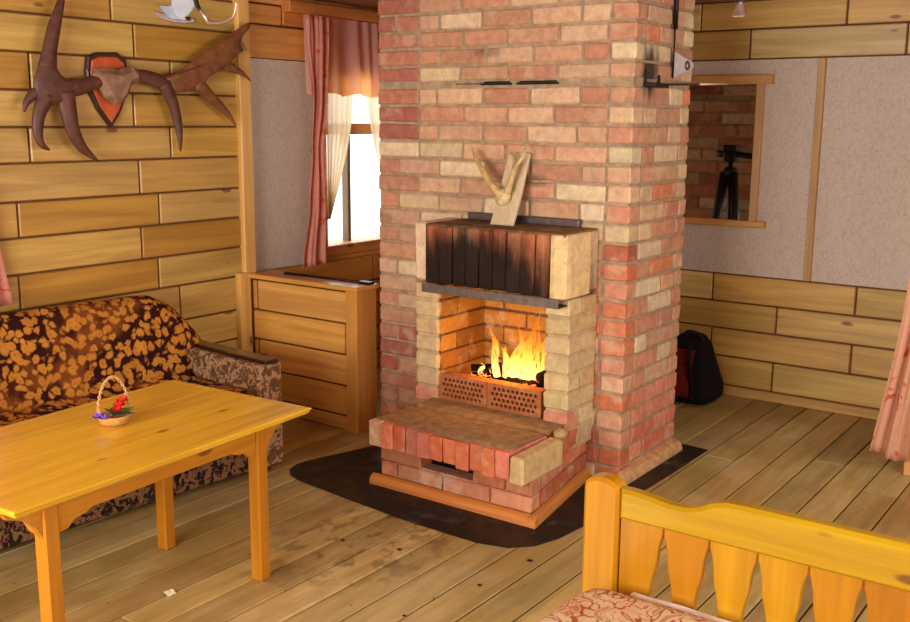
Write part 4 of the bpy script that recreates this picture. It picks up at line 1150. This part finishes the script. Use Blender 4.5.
cloth('sheer_curtain', sheerL, 60, 30, M['sheer'], 'white sheer curtain tied back on the left half of the bright window', 'sheer curtain', 'sheer window curtains', .0)
def sheerR(u, v):
    z = 2.06-.96*v
    yl = 5.265+.07*v+.16*max(0, (v-.25)/.75)**1.3; yr = 5.92
    y = yl+(yr-yl)*u
    return (XW+.055+.012*math.sin(u*44+v*2), y, z)
cloth('sheer_curtain', sheerR, 60, 30, M['sheer'], 'white sheer curtain on the right half of the bright window, next to the chimney', 'sheer curtain', 'sheer window curtains', .0)
def near(u, v):
    z = 1.9-1.03*v
    yr = 2.48+.135*max(0, v)**1.3
    y = 1.9+(yr-1.9)*u
    return (XA+.06+.018*math.sin(u*30+v), y, z)
cloth('curtain', near, 50, 20, M['pink_drape'], 'dusky pink curtain hanging on the plank wall at the left edge above the sofa', 'curtain')
# doorway post, partition and curtain on the right
pt = structure('wall_partition')
b = MB(); b.box((-1.005, 5.285, 0), (-.93, 5.385, 2.478), (222, 160, 84), .004); b.build('door_post', M['wood_z'], pt)
b = MB(); b.box((-.93, 5.295, 0), (-.35, 5.375, 2.478), (216, 160, 90)); b.build('panel', M['wood_z'], pt)
def dcurt(u, v):
    z = 2.30-2.20*v; s = max(0, (v-.35)/.65)
    xl = -1.01-.125*s**1.0-.02*math.sin(v*7); xr = -.90-.085*s+.05*(1-v)
    x = xl+(xr-xl)*u; z += .05*u*v*-1+.03*v
    return (x, 5.262-.028*math.sin(u*9+v*2.5)-.05*s*(1-u)+.012*math.sin(u*23)-.03, z)
cloth('door_curtain', dcurt, 40, 50, M['door_curtain'], 'pale pink curtain with orange flowers hanging beside the doorway post on the right', 'curtain')

# ------------------------------------------------------------------ lamps
t = thing('chandelier', 'chandelier with silver metal leaves and curved arms hanging from the ceiling above the table', 'chandelier', (-2.94, 2.62, ZC))
cx_, cy_ = -2.95, 2.62
def leaf(name, pts, wid, col, mat, par, up):
    mb = MB(); mb.tube(pts, wid, 12, col, flat=(up, .16), sub=5); return mb.build(name, mat, par)
mb = MB(); mb.tube([(cx_+.01, cy_, ZC), (cx_+.01, cy_, 2.24)], .012, 10, (150, 152, 156)); mb.lathe([(0, .03), (.05, .03), (.06, 0), (0, 0)], (cx_+.01, cy_, ZC-.03), 20, (150, 152, 156)); mb.build('stem', M['steel'], t)
def leafp(ol, y0, bow, col, mat):
    xm = sum(p[0] for p in ol)/len(ol)
    P_, _ = smooth([Vector((a, c, 0)) for a, c in ol]+[Vector((ol[0][0], ol[0][1], 0))], [0]*(len(ol)+1), 2)
    mb = MB(); mb.prism([(p.x, p.y) for p in P_[:-1]], lambda a, c, h: (a, y0+bow*(a-xm)+h, c), .006, .002, col)
    return mb.build('metal_leaf', mat, t)
leafp([(-3.239, 2.145), (-3.222, 2.118), (-3.193, 2.108), (-3.152, 2.099), (-3.10, 2.10), (-3.09, 2.108), (-3.108, 2.122), (-3.15, 2.12), (-3.20, 2.135)], 2.575, .5, (96, 78, 74), M['steel'])
leafp([(-3.207, 2.166), (-3.17, 2.160), (-3.132, 2.167), (-3.115, 2.130), (-3.10, 2.106), (-3.13, 2.108), (-3.175, 2.118)], 2.56, .4, (116, 116, 124), M['steel'])
leafp([(-3.113, 2.21), (-3.075, 2.215), (-3.042, 2.205), (-3.04, 2.168), (-3.053, 2.137), (-3.08, 2.110), (-3.10, 2.118), (-3.113, 2.158)], 2.545, .7, (150, 152, 160), M['paint'])
mb = MB(); mb.tube([(-3.045, 2.57, 2.26), (-3.038, 2.57, 2.19), (-3.030, 2.57, 2.158), (-3.010, 2.57, 2.135)], [.010, .010, .009, .006], 9, (46, 52, 34)); mb.tube([(-3.012, 2.57, 2.138), (-2.978, 2.57, 2.102)], .006, 8, (205, 200, 200), sub=1)
mb.tube([(-2.978, 2.57, 2.104), (-2.968, 2.57, 2.092), (-2.93, 2.57, 2.088), (-2.898, 2.57, 2.088), (-2.85, 2.57, 2.099), (-2.828, 2.57, 2.12), (-2.82, 2.57, 2.16)], [.010, .008, .005, .005, .005, .004, .004], 8, (190, 160, 150)); mb.tube([(-3.045, 2.57, 2.25), (-3.0, 2.60, 2.29), (-2.94, 2.62, 2.28)], .008, 8, (90, 90, 90)); mb.build('arm', M['steel'], t)
mb = MB(); mb.tube([(-3.08, 2.55, 2.20), (-3.06, 2.58, 2.27), (-2.94, 2.62, 2.30)], .007, 8, (120, 120, 124)); mb.build('arm', M['steel'], t)
t = thing('pendant_lamp', 'small clear glass lamp in a dark socket hanging near the top right of the chimney', 'lamp', (-1.51, 4.0, ZC))
mb = MB(); mb.tube([(-1.51, 4.0, ZC), (-1.51, 4.0, 2.27)], .005, 8, (40, 34, 40)); mb.lathe([(0, .0), (.022, 0), (.026, .05), (.014, .075), (0, .075)], (-1.51, 4.0, 2.212), 16, (44, 34, 46)); mb.build('socket', M['plastic'], t)
mb = MB(); mb.lathe([(0, 0), (.018, .0), (.013, .02), (.010, .035), (.012, .048), (0, .05)], (-1.51, 4.0, 2.165), 14, (230, 220, 210)); mb.lathe([(.032, -.006), (.024, .012), (.012, .04), (.010, .048)], (-1.51, 4.0, 2.165), 14, (232, 220, 212)); mb.build('glass_shade', M['metal_bright'], t)

# ------------------------------------------------------------------ light
def area(name, loc, rot, sx, sy, power, col):
    l = bpy.data.lights.new(name, 'AREA'); l.shape = 'RECTANGLE'; l.size = sx; l.size_y = sy; l.energy = power; l.color = col
    o = bpy.data.objects.new(name, l); COL.objects.link(o); o.location = loc; o.rotation_euler = rot; return o
WARM = (1.0, .985, .95)
area('daylight_right', (XR+.26, 3.0, 1.5), (0, math.radians(90), 0), 1.4, 2.6, 75, WARM)
area('daylight_front', (-2.0, YF-.26, 1.55), (math.radians(90), 0, 0), 2.8, 1.45, 255, WARM)
area('daylight_window', (XW-.4, 5.39, 1.48), (0, math.radians(-90), 0), 1.2, 1.1, 10, (1, .97, .9))
l = bpy.data.lights.new('firelight', 'POINT'); l.energy = 6.5; l.color = (1, .46, .08); l.shadow_soft_size = .07
o = bpy.data.objects.new('firelight', l); COL.objects.link(o); o.location = (-2.64, 4.16, .62)
w = bpy.data.worlds.new('overcast'); S.world = w; w.use_nodes = True
bg = w.node_tree.nodes['Background']; bg.inputs[0].default_value = (1, .98, .94, 1); bg.inputs[1].default_value = 2.4

# ------------------------------------------------------------------ camera
yaw, pit, rol = math.radians(35.757), math.radians(10.719), math.radians(.4505)
fw = Vector((-math.sin(yaw)*math.cos(pit), math.cos(yaw)*math.cos(pit), -math.sin(pit)))
r0 = Vector((math.cos(yaw), math.sin(yaw), 0)); u0 = r0.cross(fw)
r = r0*math.cos(rol)+u0*math.sin(rol); u = u0*math.cos(rol)-r0*math.sin(rol)
cam = bpy.data.cameras.new('camera'); co = bpy.data.objects.new('camera', cam); COL.objects.link(co)
co.matrix_world = Matrix(((r.x, u.x, -fw.x, 0), (r.y, u.y, -fw.y, 0), (r.z, u.z, -fw.z, 1.75), (0, 0, 0, 1)))
cam.sensor_width = 36; cam.lens = 1010.6/910*36; cam.clip_start = .02
S.camera = co
S.view_settings.view_transform = 'Standard'; S.view_settings.look = 'None'; S.view_settings.gamma = 1; S.view_settings.use_curve_mapping = False
S.view_settings.exposure = 0
S.cycles.use_denoising = True
